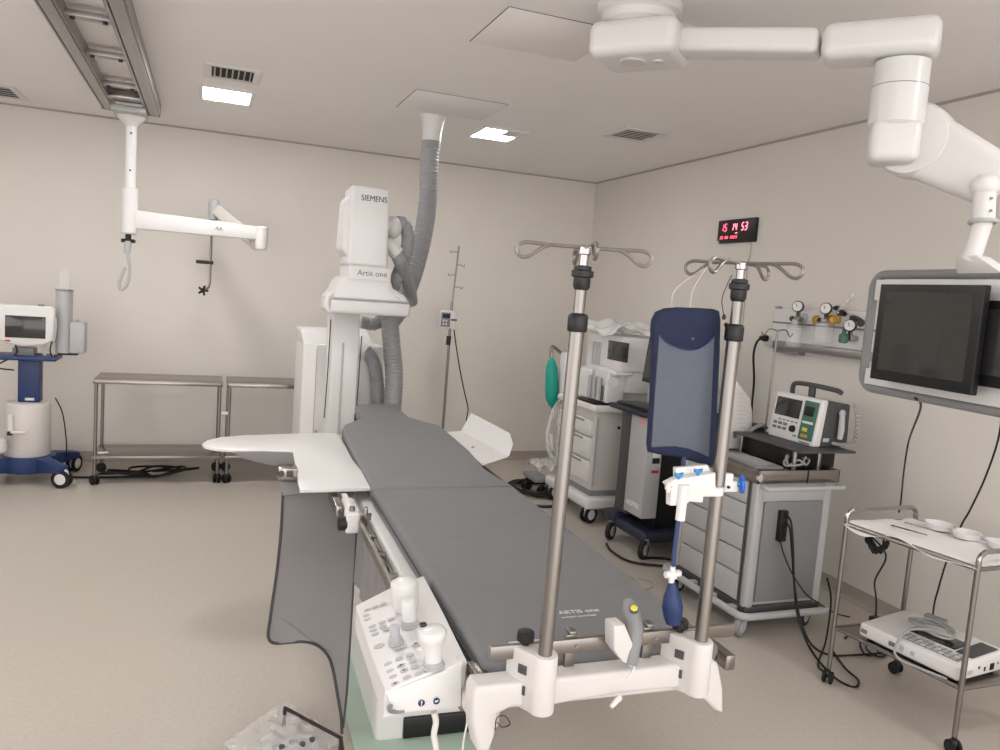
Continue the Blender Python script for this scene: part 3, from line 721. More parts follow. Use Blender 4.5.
# foot bracket
YB_ = 1.30
fa, fb_ = ay(480, 686, YB_), ay(716, 661, YB_); fc, fd = ay(500, 711, YB_), ay(700, 686, YB_)
la = [ay(478, 687, YB_), ay(600, 674, YB_), ay(712, 661, YB_), ay(719, 664, YB_), ay(724, 690, YB_), ay(724, 714, YB_), ay(717, 712, YB_), ay(705, 700, YB_), ay(698, 690, YB_), ay(690, 688, YB_), ay(640, 692, YB_), ay(580, 701, YB_), ay(540, 709, YB_), ay(512, 708, YB_), ay(499, 715, YB_), ay(495, 738, YB_), ay(490, 752, YB_), ay(478, 752, YB_), ay(472, 720, YB_), ay(474, 694, YB_)]
b = B(); b.prism(la, (0, .055, 0), .009, 3); fbk = b.obj('foot_bracket', 'dim_white', t)
for x_ in (fa.x+.035, fb_.x-.035): B().lo((x_-.015, YB_+.05, fa.z-.05), (x_+.015, YB_+.14, fa.z-.02), .004).obj('bracket_arm', 'steel2', fbk)
# foot rail
r0, r1 = ay(489, 652, 1.335), ay(733, 630, 1.335); zr = (r0.z+r1.z)/2
b = B().lo((r0.x, 1.328, zr-.0145), (r1.x, 1.340, zr+.0145), .003); fr_ = b.obj('foot_rail', 'steel', t)
for x, y in ((570, 650), (647, 645)):
    p = ay(x, y, 1.345); b = B().lo((p.x-.012, 1.341, fa.z-.03), (p.x+.010, 1.350, zr+.018), .002).lo((p.x-.007, 1.338, zr+.018), (p.x+.009, 1.36, zr+.026), .002); b.obj('rail_post', 'steel', t)
for x, y in ((577, 645), (656, 639)): p = ay(x, y, 1.328); B().cyl((p.x, 1.3265, zr), (p.x, 1.329, zr), .004, n=10).obj('rail_screw', 'steel2', fr_)

# mattress
t = thing('mattress', 'long grey vinyl mattress with a shaped head end on the patient table', 'mattress', TO+V((0, 0, zt)), RZ); F2 = fr(t)
b = B(F)
mz0, mz1 = zt-.004, .92
main = [(0.0, .03), (.03, .0), (.52, 0), (.55, .03), (.55, 1.40), (-.0, 1.385)]
b.prism([(x, y, mz0) for x, y in main], (0, 0, mz1-mz0), .016, 3); main_o = b.obj('body_cushion', 'mattress', t)
hd = [lz(*q, mz1) for q in ((374, 487), (362, 468), (352, 450), (345, 436), (342, 428), (344, 424), (353, 420.5), (363, 416), (360, 412), (356, 409), (356, 404.5), (376, 403.5), (396, 404), (403, 411), (410, 417), (425, 421), (440, 425), (456, 438), (470, 450), (485, 468), (497, 484.5))]
hp = [(p.x, p.y, mz0) for p in hd]; hp[0] = (-.0, 1.39, mz0); hp[-1] = (.55, 1.405, mz0)
b = B(F); b.prism(hp, (0, 0, mz1-mz0-.001), .014, 3); b.obj('head_cushion', 'mattress', t)
b = B(F); b.sweep([(-.001, 1.38, mz1-.03), (-.001, .05, mz1-.03), (-.001, .034, mz1-.03), (.012, .012, mz1-.03), (.034, -.001, mz1-.03), (.27, -.001, mz1-.03), (.516, -.001, mz1-.03), (.538, .012, mz1-.03), (.551, .034, mz1-.03), (.551, .06, mz1-.03), (.551, 1.39, mz1-.03)], .0035, 6); b.obj('piping', 'trim', main_o)
c1_, c2_ = az(560, 613, mz1), az(597, 610, mz1); dx_ = (c2_-c1_)
text('ARTIS one', 'lettering', 'wink', main_o, (c1_+c2_)/2+V((0, 0, .0004)), dx_, (0, 0, 0) if 0 else V((-dx_.y, dx_.x, 0)), .024, .0003, bold=.012)
c1_, c2_ = az(565, 618, mz1), az(593, 615, mz1); text('PATIENT MATTRESS', 'lettering', 'wink', main_o, (c1_+c2_)/2+V((0, 0, .0004)), dx_, V((-dx_.y, dx_.x, 0)), .010, .0003, bold=.01)

# white L-shaped arm board
ap = [az(*q, .905) for q in ((202, 443.5), (207, 440), (220, 437), (245, 435), (275, 434), (305, 433), (336, 432.5), (345, 445), (353, 460), (376, 487.5), (300, 489.5), (291, 451), (262, 450), (235, 449.5), (215, 448), (205, 446))]
b = B(); b.prism([p-V((0, 0, .014)) for p in ap], (0, 0, .014), .004, 2); o = b.obj('arm_board', 'white2'); tag(o, 'flat white L-shaped arm board at the left side of the mattress, rounded tip outward', 'arm board')
# under-board curved support and bracket
t = thing('board_support', 'grey curved flap and steel clamp block under the white arm board', 'board support', az(290, 465, .87))
b = B(); ys = 3.1
ap2 = [ay(*q, ys) for q in ((233, 452), (240, 457), (252, 461), (268, 465), (296, 468.5), (293, 452.5), (262, 451.5))]
b.prism(ap2, (0, .012, 0), .003); b.obj('curved_flap', 'lead', t)
b = B(); p = ay(278, 470, 3.0); q = ay(297, 479, 3.0); b.lo((p.x, 2.98, q.z), (q.x, 3.05, p.z+.01), .004); b.obj('clamp_block', 'steel2', t)
b = B(); p = ay(287, 471, 2.97); q = ay(293, 477, 2.97); b.lo((p.x, 2.965, q.z), (q.x, 2.985, p.z), .002).cyl((p.x-.02, 2.97, (p.z+q.z)/2), (p.x-.02, 2.985, (p.z+q.z)/2), .012, n=10); b.obj('clamp_latch', 'dgrey', t)

# lead curtains
t = thing('lead_curtain', 'grey lead curtain with dark piped edge hanging below the arm board', 'lead curtain', az(300, 490, .86))
def curtain(px, Yf, mt, name, wav=.012, thick=.006):
    pts = [ay(x, y, Yf(x, y)) for x, y in px]
    b = B(); b.prism(pts, (0, thick, 0)); return b.obj(name, mt, t), pts
yf = lambda x, y: 3.02-.00134*(y-485)
def dense(px, n=5):
    out = smooth([(x, y, 0) for x, y in px], n); return [(p.x, p.y) for p in out]
left = [(283, 492), (281, 530), (277, 570), (272, 605), (268, 633)]
bot = [(268, 636), (270, 641), (276, 643.5), (290, 642.5), (305, 642), (318, 646), (328, 656), (333, 670), (337, 692), (341, 716), (342, 734)]
right = [(343, 728), (347, 690), (350, 640), (353, 590), (356, 545), (357, 516)]
# surface as grid: for smooth vertical folds
LB = dense(left, 6)+dense(bot, 5); RT = dense(right, 8)
def lerp_poly(poly, y):
    for (x0, y0), (x1, y1) in zip(poly, poly[1:]):
        if min(y0, y1)-1e-6 <= y <= max(y0, y1)+1e-6 and abs(y1-y0) > 1e-6: return x0+(x1-x0)*(y-y0)/(y1-y0)
    return poly[-1][0] if abs(poly[-1][1]-y) < abs(poly[0][1]-y) else poly[0][0]
outline = LB+RT+[(352, 495), (318, 491)]
b = B(); b.prism([ay(x, y, yf(x, y)+.012*math.sin((x-270)*.11)) for x, y in outline], (0, .007, 0)); cur = b.obj('curtain_panel', 'lead', t, ang=20)
b = B(); b.sweep([ay(x, y, yf(x, y)+.012*math.sin((x-270)*.11)) for x, y in LB], .0055, 6); b.obj('piping', 'trim', cur)
b = B(); b.sweep([ay(x, y, yf(x, y)+.012*math.sin((x-270)*.11)) for x, y in RT], .0045, 6); b.obj('piping', 'trim', cur)
hb = [(281, 481), (300, 482), (330, 486), (356, 490), (357, 500), (337, 493.5), (318, 492.5), (300, 493.5), (283, 496)]
b = B(); b.prism([ay(x, y, yf(x, y)-.012) for x, y in hb], (0, .03, 0), .003); b.obj('hanging_strip', 'grey', t)
t = thing('lead_curtain', 'narrow shaded lead curtain hanging from the side rail behind the control console', 'lead curtain', F @ V((-.052, 1.07, .83)), RZ)
b = B(F); n = 24; y0_, y1_ = .78, 1.36
fp = [(-.052+.006*math.sin(i*1.1), y0_+(y1_-y0_)*i/n) for i in range(n+1)]
vs = [(x, y, .832) for x, y in fp]+[(x-.006, y, .60) for x, y in fp]+[(x+.006, y, .832) for x, y in fp]+[(x-.001, y, .60) for x, y in fp]
k = n+1; fs = []
for i in range(n): fs += [[i, i+1, k+i+1, k+i], [2*k+i, 3*k+i, 3*k+i+1, 2*k+i+1], [i, 2*k+i, 2*k+i+1, i+1], [k+i, k+i+1, 3*k+i+1, 3*k+i]]
fs += [[0, k, 3*k, 2*k], [n, 2*k+n, 3*k+n, k+n]]
b.raw(vs, fs); c_ = b.obj('curtain_panel', 'lead', t)
b = B(F).lo((-.062, y0_, .805), (-.04, y1_, .832), .003); b.obj('hanging_strip', 'grey', t)

# rail clamp
t = thing('rail_clamp', 'white rail clamp with black knob on the left side rail by the arm board', 'clamp', F @ V((-.10, 1.28, .85)), RZ)
c = L(az(362, 515, .875)); cy_ = c.y
b = B(F).box((-.098, cy_, .855), (.045, .065, .07), .008, seg=3).box((-.092, cy_+.10, .875), (.04, .16, .026), .006); b.obj('clamp_body', 'white', t)
b = B(F).lathe((-.146, cy_-.01, .85), [(.018, 0), (.024, .004), (.024, .03), (.014, .034), (.012, .045)], (1, 0, 0), 12); b.obj('knob', 'black', t)
b = B(F).lo((-.09, cy_-.02, .862), (-.035, cy_-.012, .887), .002).lo((-.06, cy_-.025, .84), (-.048, cy_-.005, .905), .002).cyl((-.098, cy_, .888), (-.098, cy_, .905), .010, n=12); b.obj('latch', 'steel2', t)
b = B(F).box((-.128, cy_+.2, .862), (.026, .24, .04), .004); b.obj('slide_bar', 'steel2', t)
b = B(F).box((-.10, cy_+.1, .893), (.02, .2, .010), .003); b.obj('slide_cap', 'white', t)

# ================================================================== CONTROL CONSOLE
t = thing('control_console', 'white table control console with joysticks and rows of grey buttons', 'control console', F @ V((-.12, .2, .80)), RZ)
FL, FR_, NL, NR = az(356, 607, .885), az(424, 577, .925), az(385, 691, .868), az(466, 660, .912)
ux = (NR-NL).normalized(); vy = (FL-NL).normalized(); nn_ = ux.cross(vy).normalized()
if nn_.z < 0: nn_ = -nn_
def cp(a, c, h=0): return NL+(NR-NL)*a+((FL-NL)*(1-a)+(FR_-NR)*a)*c+nn_*h
b = B()
rows = []
for c_ in (0, .33, .66, 1):
    pass
NA = 8; NC = 8; vs = []; fs = []
bow = lambda c: .012*4*c*(1-c)*.0
for j in range(NC+1):
    for i in range(NA+1): vs.append(cp(i/NA, j/NC, .006*math.sin(PI*i/NA)))
nb = len(vs)
for j in range(NC+1):
    for i in range(NA+1):
        q = cp(i/NA, j/NC); vs.append(q+V((0, 0, -.055-.02*(i/NA))))
g = lambda i, j: j*(NA+1)+i
for j in range(NC):
    for i in range(NA): fs += [[g(i, j), g(i+1, j), g(i+1, j+1), g(i, j+1)], [nb+g(i, j), nb+g(i, j+1), nb+g(i+1, j+1), nb+g(i+1, j)]]
for i in range(NA): fs += [[g(i, 0), nb+g(i, 0), nb+g(i+1, 0), g(i+1, 0)], [g(i, NC), g(i+1, NC), nb+g(i+1, NC), nb+g(i, NC)]]
for j in range(NC): fs += [[g(0, j), g(0, j+1), nb+g(0, j+1), nb+g(0, j)], [g(NA, j), nb+g(NA, j), nb+g(NA, j+1), g(NA, j+1)]]
bd = B().raw(vs, fs).obj('housing', 'white2', t)
# overhanging cap plate
b = B(); cpn = [cp(0, -.012), cp(.25, -.012), cp(.5, -.012), cp(.75, -.012), cp(1.0, -.012), cp(1.01, .5), cp(1.0, 1.01), cp(.5, 1.01), cp(0, 1.01), cp(-.015, .5)]
vs = []; k = len(cpn)
b.prism([p+nn_*(.002+(.006*math.sin(PI*a) if 1 else 0)) for p, a in zip(cpn, (0, .25, .5, .75, 1, 1, 1, .5, 0, 0))], -nn_*.01, .002); b.obj('cap_edge', 'white', t)


def surf(a, c, h=0): return cp(a, c, .009*math.sin(PI*max(0, min(1, a)))+h+.0005)


def uvpx(x, y):   # console-top coordinates of a point
    best = None
    d = ray(x, y); k = (NL+nn_*.006-CAM).dot(nn_)/d.dot(nn_); p = CAM+d*k
    a = c = .5
    for _ in range(30):
        q = cp(a, c); e = p-q
        a += e.dot(ux)/(NR-NL).length*.8; c += e.dot(vy)/(FL-NL).length*.8
    return a, c


bpx = [(367, 608.5), (375, 606), (383, 603.5), (366, 614), (367, 618), (372, 625), (382, 622), (391, 619), (373, 629), (383, 626.5), (375, 633), (386, 629),
       (379, 645), (400, 648), (416, 645), (388, 663), (399, 659), (410, 656), (390, 670), (401, 666), (413, 662), (393, 676), (404, 671), (415, 668), (395, 683), (407, 678), (419, 675), (431, 672)]
for i, (x, y) in enumerate(bpx):
    a, c = uvpx(x, y); o_ = surf(a, c); w_, h_ = (.017, .0115)
    if i == 12: w_, h_ = .024, .019
    if i == 13: w_ = .034
    b = B(); n = 12
    b.prism([o_+ux*w_*.5*math.cos(k*2*PI/n)+vy*h_*.5*math.sin(k*2*PI/n) for k in range(n)], nn_*.0012); bt = b.obj('button', 'button', t)
    if i in (14, 19, 22, 24): B().prism([o_+nn_*.0013+ux*.003*math.cos(k*2*PI/6)+vy*.002*math.sin(k*2*PI/6) for k in range(6)], nn_*.0004).obj('symbol', 'ink', bt)


def stick(x, y, prof, name, m='white2', label=None, sq=1):
    a, c = uvpx(x, y); o_ = surf(a, c, -.001); b = B(); b.lathe(o_, prof, nn_*.6+V((0, 0, .4)), 24); s_ = b.obj(name, m, t, label)
    return s_, o_, (nn_*.6+V((0, 0, .4))).normalized()


def bellows(s_, o_, ax_, r):
    b = B()
    b.lathe(o_, [(r*1.15, 0), (r*1.15, .003), (r*1.0, .005), (r*1.05, .008), (r*.92, .010), (r*.96, .013), (r*.82, .016)], ax_, 24); b.obj('bellows', 'lgrey', s_)


s_, o_, a_ = stick(406, 608, [(.026, 0), (.028, .006), (.031, .012), (.032, .058), (.030, .066), (.018, .074), (.004, .077)], 'cap_lever')
s_, o_, a_ = stick(410, 625, [(.016, .008), (.017, .053), (.015, .058), (.004, .060)], 'joystick'); bellows(s_, o_, a_, .018)
p = o_+a_*.036+(CAM-o_).normalized()*.0165
b = B(); e1_ = (CAM-o_).normalized().cross(V((0, 0, 1))).normalized(); b.prism([p-e1_*.005+V((0, 0, .006)), p-e1_*.005-V((0, 0, .003)), p-V((0, 0, .008)), p+e1_*.005-V((0, 0, .003)), p+e1_*.005+V((0, 0, .006))], (CAM-o_).normalized()*.0012); b.obj('symbol', 'button', s_)
s_, o_, a_ = stick(396, 643, [(.011, .006), (.011, .038), (.0105, .040), (.003, .041)], 'joystick', 'button'); bellows(s_, o_, a_, .015)
a, c = uvpx(434, 667); o_ = surf(a, c, -.001); a_ = (nn_*.5+V((0, 0, .5))).normalized()
b = B(); b.lathe(o_, [(.018, .012), (.0185, .03), (.021, .045), (.026, .056), (.029, .064), (.030, .072), (.027, .079), (.018, .084), (.006, .086)], a_, 24); s_ = b.obj('joystick', 'white2', t, 'largest mushroom-shaped joystick'); bellows(s_, o_, a_, .020)
b = B(); b.box(o_+a_*.083+V((-.014, .012, .002)), (.014, .012, .008), .003); b.obj('trigger', 'bolt', s_)
stick(419, 634, [(.006, 0), (.0055, .012), (.002, .014)], 'pin_lever')
# front badges and hook
fn = (cp(.5, 0)-cp(.5, 1)); fn.z = 0; fn.normalize()
def front(x, y, off=.001):
    d = ray(x, y); p0 = cp(.5, -.0)+fn*off; k = (p0-CAM).dot(fn)/d.dot(fn); return CAM+d*k
fu = V((-fn.y, fn.x, 0))
for (x, y) in ((421.5, 703), (436.5, 701)):
    p = front(x, y, .0135); b = B(); b.lathe(p, [(.0068, 0), (.0068, .001)], fn, 20); bd_ = b.obj('warning_badge', 'badge', t)
    if x < 430:
        b = B(); b.prism([p+fn*.0012+fu*u+V((0, 0, z)) for u, z in ((-.0016, .005), (.0016, .005), (.0011, -.0012), (-.0011, -.0012))], fn*.0004).lathe(p+fn*.0012+V((0, 0, -.0036)), [(.0014, 0), (.0014, .0004)], fn, 8)
    else:
        b = B(); b.prism([p+fn*.0012+fu*u+V((0, 0, z)) for u, z in ((-.004, .000), (-.001, -.003), (.004, .001), (.002, .003), (.0, .001), (-.002, .003))], fn*.0004)
    b.obj('symbol', 'white', bd_)
b = B(); hb_ = [cp(.02, -.03, -.02), cp(.5, -.045, -.025), cp(.97, -.03, -.02)]
q0, q1, q2, q3 = front(386, 693, .012), front(463, 664, .012), front(461, 707, .012), front(393, 714, .012)
b.prism([q0, q1, q2, q3], -fn*.04, .003); b.obj('front_plate', 'white2', t)
b = B().tube([front(404, 711, .01), front(396, 712, .012), front(390, 711, .02), front(389, 707, .022), front(392, 706, .02)], .004, 8); b.obj('cable_hook', 'grey', t)
b = B(); p = front(470, 690, -.02); b.box(p, (.035, .012, .02), .003, rz=RZ).box(p+V((-.018, 0, -.012)), (.01, .03, .05), .002, rz=RZ); b.obj('rail_hook', 'steel2', t)
# cable from the console
p = front(434, 712, .0)
o = B().tube([p, front(436, 722, .0), front(434, 735, .0), front(436, 750, .0), front(436, 790, -.02)], .0065, 10).obj('cable', 'wcable', t)
p = front(466, 700, -.03)
o = B().tube([p, front(467, 722, -.03), front(463, 745, -.03), front(462, 780, -.03)], .0022, 8).obj('thin_wire', 'wcable'); tag(o, 'thin white wire dangling between the control console and the foot bracket', 'wire')

# ================================================================== DRIP POLES ON THE FOOT RAIL
def drip_pole(label, x, y, ytop_px, collars, hookdeg, lean=0):
    P0 = ay(x, y, 1.285); t = thing('drip_pole', label, 'drip pole', (P0.x, 1.285, P0.z-.10), 0); F_ = fr(t)
    X = P0.x; LX = lambda z: X+lean*(z-P0.z)
    b = B()
    oo = [(X-.05, 1.35), (X-.045, 1.32), (X-.026, 1.288)]+[(X-.025*math.cos(R(a)), 1.285-.025*math.sin(R(a))) for a in range(10, 171, 16)]+[(X+.026, 1.29), (X+.024, 1.35)]
    b.prism([(x_, y_, P0.z-.112) for x_, y_ in oo], (0, 0, .114), .003, 2); cb = b.obj('clamp_block', 'dim_white', t)
    for z_ in (P0.z-.045, P0.z-.085): B().box((X-.0362, 1.3035, z_+.011), (.002, .02, .018), .0005, rz=R(30.7)).obj('slot', 'dgrey', cb)
    b = B().lathe((X-.022, 1.332, P0.z), [(.009, 0), (.009, .008), (.017, .010), (.018, .014), (.018, .026), (.015, .029), (.005, .03)], n=8); b.obj('knob', 'black', t)
    Z = [ay(xc, yc, 1.285).z for xc, yc in collars]; zt = ay(*ytop_px, 1.285).z
    B().cyl((X, 1.285, P0.z), (LX(Z[0]), 1.285, Z[0]), .0135, n=20).obj('lower_tube', 'steel', t)
    B().lathe((LX(Z[0]), 1.285, Z[0]-.016), [(.0165, 0), (.0185, .003), (.0185, .028), (.016, .032), (.012, .034)], n=20).obj('collar', 'black', t)
    B().cyl((LX(Z[0]), 1.285, Z[0]), (LX(Z[1]), 1.285, Z[1]+.02), .0105, n=18).obj('upper_tube', 'steel', t)
    B().lathe((LX(Z[1]), 1.285, Z[1]-.022), [(.012, 0), (.0155, .006), (.0155, .022), (.02, .024), (.02, .034), (.016, .036), (.016, .042), (.011, .044)], n=20).obj('locking_collar', 'black', t)
    b = B().cyl((LX(Z[1]), 1.285, Z[1]), (LX(zt), 1.285, zt-.004), .0085, n=16).lathe((LX(zt), 1.285, zt-.014), [(.008, 0), (.0125, .002), (.0125, .014), (.007, .018)], n=14); b.obj('top_tube', 'chrome', t)
    for k in range(4):
        a = R(hookdeg+90*k); d = V((math.cos(a), math.sin(a), 0)); s_ = V((-d.y, d.x, 0)); o_ = V((LX(zt), 1.285, zt))
        P = [o_+d*.008, o_+d*.06, o_+d*.085+V((0, 0, .001)), o_+d*.108+V((0, 0, .001)), o_+d*.121+V((0, 0, -.006)), o_+d*.122+V((0, 0, -.017)), o_+d*.113+V((0, 0, -.025)), o_+d*.100+V((0, 0, -.023)), o_+d*.085+V((0, 0, -.012)), o_+d*.071+V((0, 0, -.003)), o_+d*.056+s_*.003+V((0, 0, .001))]
        b = B().tube(P, .0034, 8, sub=5); b.obj('hook', 'steel', t)
    return t, X, P0.z, zt


pl_, XL_, ZL_, ztL = drip_pole('telescopic steel drip pole left of the yellow-button hand switch, hooks spread wide', 545, 655, (581, 247), ((578, 323), (584, 278)), -17, .016)
pr2, XR_, ZR_, ztR = drip_pole('telescopic steel drip pole nearest the right end of the foot rail, holding the blue cuff', 701, 641, (741, 263), ((733, 333), (736, 290)), 26, .004)

# hand switch
t = thing('hand_switch', 'grey hand switch with yellow button in a white holder on the foot rail', 'hand switch', ay(628, 640, 1.32))
b = B(); pA, pB, pC, pD = ay(612, 622, 1.30), ay(622, 621, 1.30), ay(630, 640, 1.29), ay(631, 668, 1.29)
b.prism([ay(614, 626, 1.285), ay(625, 625, 1.285), ay(633, 644, 1.285), ay(633, 669, 1.285), ay(623, 662, 1.285), ay(614, 650, 1.285)], (0, .04, 0), .003, 2); b.obj('holder', 'dim_white', t)
p_ = [ay(627, 599, 1.345), ay(631, 612, 1.33), ay(634, 630, 1.31), ay(632, 650, 1.295), ay(630, 664, 1.29)]
b = B(); b.sweep(smooth(p_, 5), [.006+.012*min(1, (i+1)/5) if i < 5 else .0185-.0055*max(0, (i-10)/10) for i in range(21)], 14); hs_ = b.obj('handle', 'grey', t)
cb_ = ay(633, 609, 1.305); nrm = (CAM-cb_).normalized()*.6+V((0, 0, .55)); nrm.normalize()
b = B().lathe(ay(634, 609, 1.312), [(.0095, -.002), (.0095, .002), (.008, .0035)], nrm, 18); b.obj('button_rim', 'dgrey', hs_)
b = B().lathe(ay(634, 609, 1.312)+nrm*.0025, [(.0075, 0), (.0075, .0015), (.005, .003), (.001, .0033)], nrm, 18); b.obj('button', 'yellow', hs_)
o = B().tube([ay(638, 650, 1.292), ay(636, 662, 1.286), ay(632, 672, 1.283), ay(628, 678, 1.282)], .002, 6).obj('cord', 'wcable', t)
pp0, pp1 = ay(620, 697, 1.285), ay(611, 707, 1.275)
b = B().sweep([pp0, pp0.lerp(pp1, .5), pp1], [.006, .0055, .004], 12); b.ring(pp0.lerp(pp1, .15), .006, .0012, pp0-pp1); o = b.obj('cable_plug', 'wcable'); tag(o, 'small cream plug hanging under the white foot bracket', 'plug')
o = B().tube([ay(495, 730, 1.29), ay(497, 718, 1.285), ay(505, 716, 1.285), ay(510, 724, 1.285), ay(502, 727, 1.285), ay(497, 722, 1.285)], .0011, 5).obj('loose_wire', 'cable'); tag(o, 'tiny looped black wire at the left leg of the foot bracket', 'wire')

# ================================================================== PRESSURE CUFF
YC_ = 1.325
t = thing('pressure_cuff', 'navy pressure infusion cuff with grey mesh front hanging on the right drip pole', 'pressure cuff', ay(686, 390, YC_))
def cpt(px): return [ay(x, y, YC_) for x, y in px]
out = [(654, 330), (655, 320), (659, 312), (667, 308.5), (680, 307.5), (700, 308), (715, 309), (720.5, 311), (722, 320), (721, 360), (718, 420), (715, 466), (700, 464), (680, 458), (660, 455), (651, 453), (650, 445), (653, 400), (655, 350)]
b = B(); b.prism(cpt(out), (0, .02, 0), .007, 3); cuff = b.obj('cuff', 'navyf', t)
msh = [(659, 335), (665, 342), (675, 347), (686, 350), (697, 349), (706, 344), (714, 336)]+[(711.5, 400), (708.5, 457), (700, 453), (690, 449), (675, 446), (662, 446.5), (651.5, 447), (654.5, 400)]
b = B(); b.prism([p-V((0, .0015, 0)) for p in cpt(msh)], (0, .003, 0), .0008); b.obj('mesh_panel', 'mesh', t)
b = B(); ln = smooth(cpt(msh[:7]), 4); b.sweep([p-V((0, .002, 0)) for p in ln], .0012, 6); b.obj('seam', 'navy', cuff)
b = B(); b.prism([p-V((0, .0008, 0)) for p in cpt([(656, 333), (659, 320), (664, 313), (680, 311), (713, 313), (717, 320), (715, 334), (707, 342), (697, 347), (686, 348), (674, 345), (665, 340)])], (0, .003, 0), .002); b.obj('header_band', 'navyf', t)
text('Fr', 'size_mark', 'gink', cuff, ay(693, 339, YC_-.003), (1, 0, .06), (0, 0, 1), .008)
b = B()
for x in (672, 690): b.tube([ay(x, 309, YC_+.01), ay(x+3, 290, YC_+.005), ay(706 if x > 680 else 704, 268, YC_-.02)], .0007, 5)
cd_ = ay(724, 320, YC_); b.obj('hanging_string', 'warm', t)
b = B().tube([ay(684, 457, YC_), ay(683, 470, YC_-.008), ay(681, 500, YC_-.012), ay(677, 530, YC_-.016), ay(674, 556, YC_-.018), ay(673, 575, YC_-.02)], .0044, 10); b.obj('tube', 'navy', t)
vp = ay(672, 575, YC_-.02)
b = B().box(vp+V((0, 0, .0)), (.018, .014, .016), .003).cyl(vp+V((-.016, 0, .001)), vp+V((.018, 0, .003)), .007, n=12).cyl(vp+V((0, 0, -.016)), vp+V((0, 0, .018)), .006, n=12); b.obj('valve', 'white', t)
b0_, b1_ = ay(672, 582, YC_-.02), ay(673, 625, YC_-.02); Lb = (b0_-b1_).length
b = B().lathe(b1_, [(.004, 0), (.014, .004), (.019, Lb*.2), (.0215, Lb*.42), (.018, Lb*.66), (.011, Lb*.85), (.0075, Lb), ], b0_-b1_, 24); b.obj('squeeze_bulb', 'bulb', t)
b = B().tube([ay(724, 316, 1.30), ay(722, 300, 1.31), ay(727, 285, 1.30), ay(732, 275, 1.29)], .0009, 5).ball(ay(724, 317, 1.30), (.004, .004, .006), 8).ball(ay(726, 325, 1.30), (.004, .004, .005), 8); b.obj('valve_string', 'bolt', t)

# transducer holder on the right pole
t = thing('transducer_holder', 'white transducer manifold with blue stopcocks clipped to the right drip pole', 'transducer holder', ay(707, 490, 1.285))
Yt = 1.262
def tp(x, y, o=0): return ay(x, y, Yt+o)
b = B(); b.prism([tp(667, 484), (tp(676, 479)), tp(716, 473), tp(716, 485), tp(718, 497), tp(704, 497), tp(703, 503), tp(690, 502), tp(684, 506), tp(671, 506), tp(671, 490)], (0, .02, 0), .003, 2); b.obj('bracket', 'white', t)
b = B(); b.prism([tp(676, 468, .02), tp(708, 465, .02), tp(712, 475, .02), tp(676, 482, .02)], (0, .012, 0), .002); b.obj('backplate', 'white2', t)
b = B().cyl(tp(684, 486, -.004), tp(680, 520, -.004), .0095, n=16).lathe(tp(684, 486, -.004), [(.011, -.003), (.011, .003)], n=16); b.obj('syringe_barrel', 'white', t)
b = B().cyl(tp(668, 484), tp(668, 492), .004, n=10).lo(tp(667, 486), tp(672, 490)+V((0, .008, 0)), .001); b.obj('side_clip', 'white', t)
b = B(); p = tp(711, 490, .02); b.lathe(p+V((.006, 0, -.008)), [(.02, 0), (.02, .016)], n=20); b.obj('pole_clamp', 'white2', t)
b = B().lo(tp(723, 474, .02), tp(733, 484, .02)+V((0, .012, 0)), .002).lo(tp(720, 482, .018), tp(738, 492, .018)+V((0, .014, 0)), .002); b.obj('tap_body', 'white', t)
B().lathe(tp(728, 487, .012), [(.003, 0), (.003, .004)], (0, -1, 0), 10).obj('screw', 'bolt', t)
for (x, y, m_) in ((679.5, 476, 'lblue'), (699, 472, 'lblue')):
    p = tp(x, y, -.003); b = B(); b.prism([p+V((u, 0, z)) for u, z in ((-.010, .006), (-.003, .005), (0, .003), (.003, .005), (.010, .006), (.008, -.001), (.003, -.004), (0, -.008), (-.003, -.004), (-.008, -.001))], (0, .006, 0), .001); b.obj('stopcock', m_, t)
p = tp(742, 484, .02)
b = B().lathe(p, [(.017, -.004), (.019, -.002), (.019, .002), (.017, .004)], (.9, -.5, .1), 20).lathe(p, [(.004, -.012), (.006, 0)], (.9, -.5, .1), 12); b.obj('dial', 'blue', t)
b = B().lathe(p+V((-.008, .0, .0)), [(.006, -.004), (.0065, .01)], (.9, -.5, .1), 14); b.obj('dial_hub', 'lblue', t)

# ================================================================== WHITE FOLDED TRAY right of mattress
t = thing('radiation_shield_tray', 'white bent plate resting at the far right edge of the mattress', 'bent plate', az(478, 448, .92))
q = [ax(447, 432, 1.215), ax(482, 464.5, 1.16)]
f0 = ax(461, 431, 1.285); f1 = ax(508, 456, 1.34); u0 = ax(471, 413, 1.40); u1 = ax(509, 433, 1.46); u2 = ax(512, 444, 1.43)
b = B(); b.prism([q[0], q[1], f1, f0], (0, 0, -.006)); b.prism([f0, f1, u2, u1, u0], (.006, .001, -.001)); o_ = b.obj('bent_plate', 'white2', t, ang=20)
b = B(); c_ = q[0].lerp(q[1], .55).lerp(f0.lerp(f1, .6), .35)
b.box(c_+V((0, 0, .001)), (.012, .03, .001), rz=R(-30)); b.obj('label_strip', 'gink', t)
b = B(); c_ = f0.lerp(f1, .5).lerp(u0.lerp(u1, .55), .8); b.box(c_+V((-.005, 0, 0)), (.002, .03, .005), rz=R(-8)); b.obj('label_strip', 'lgrey', t)

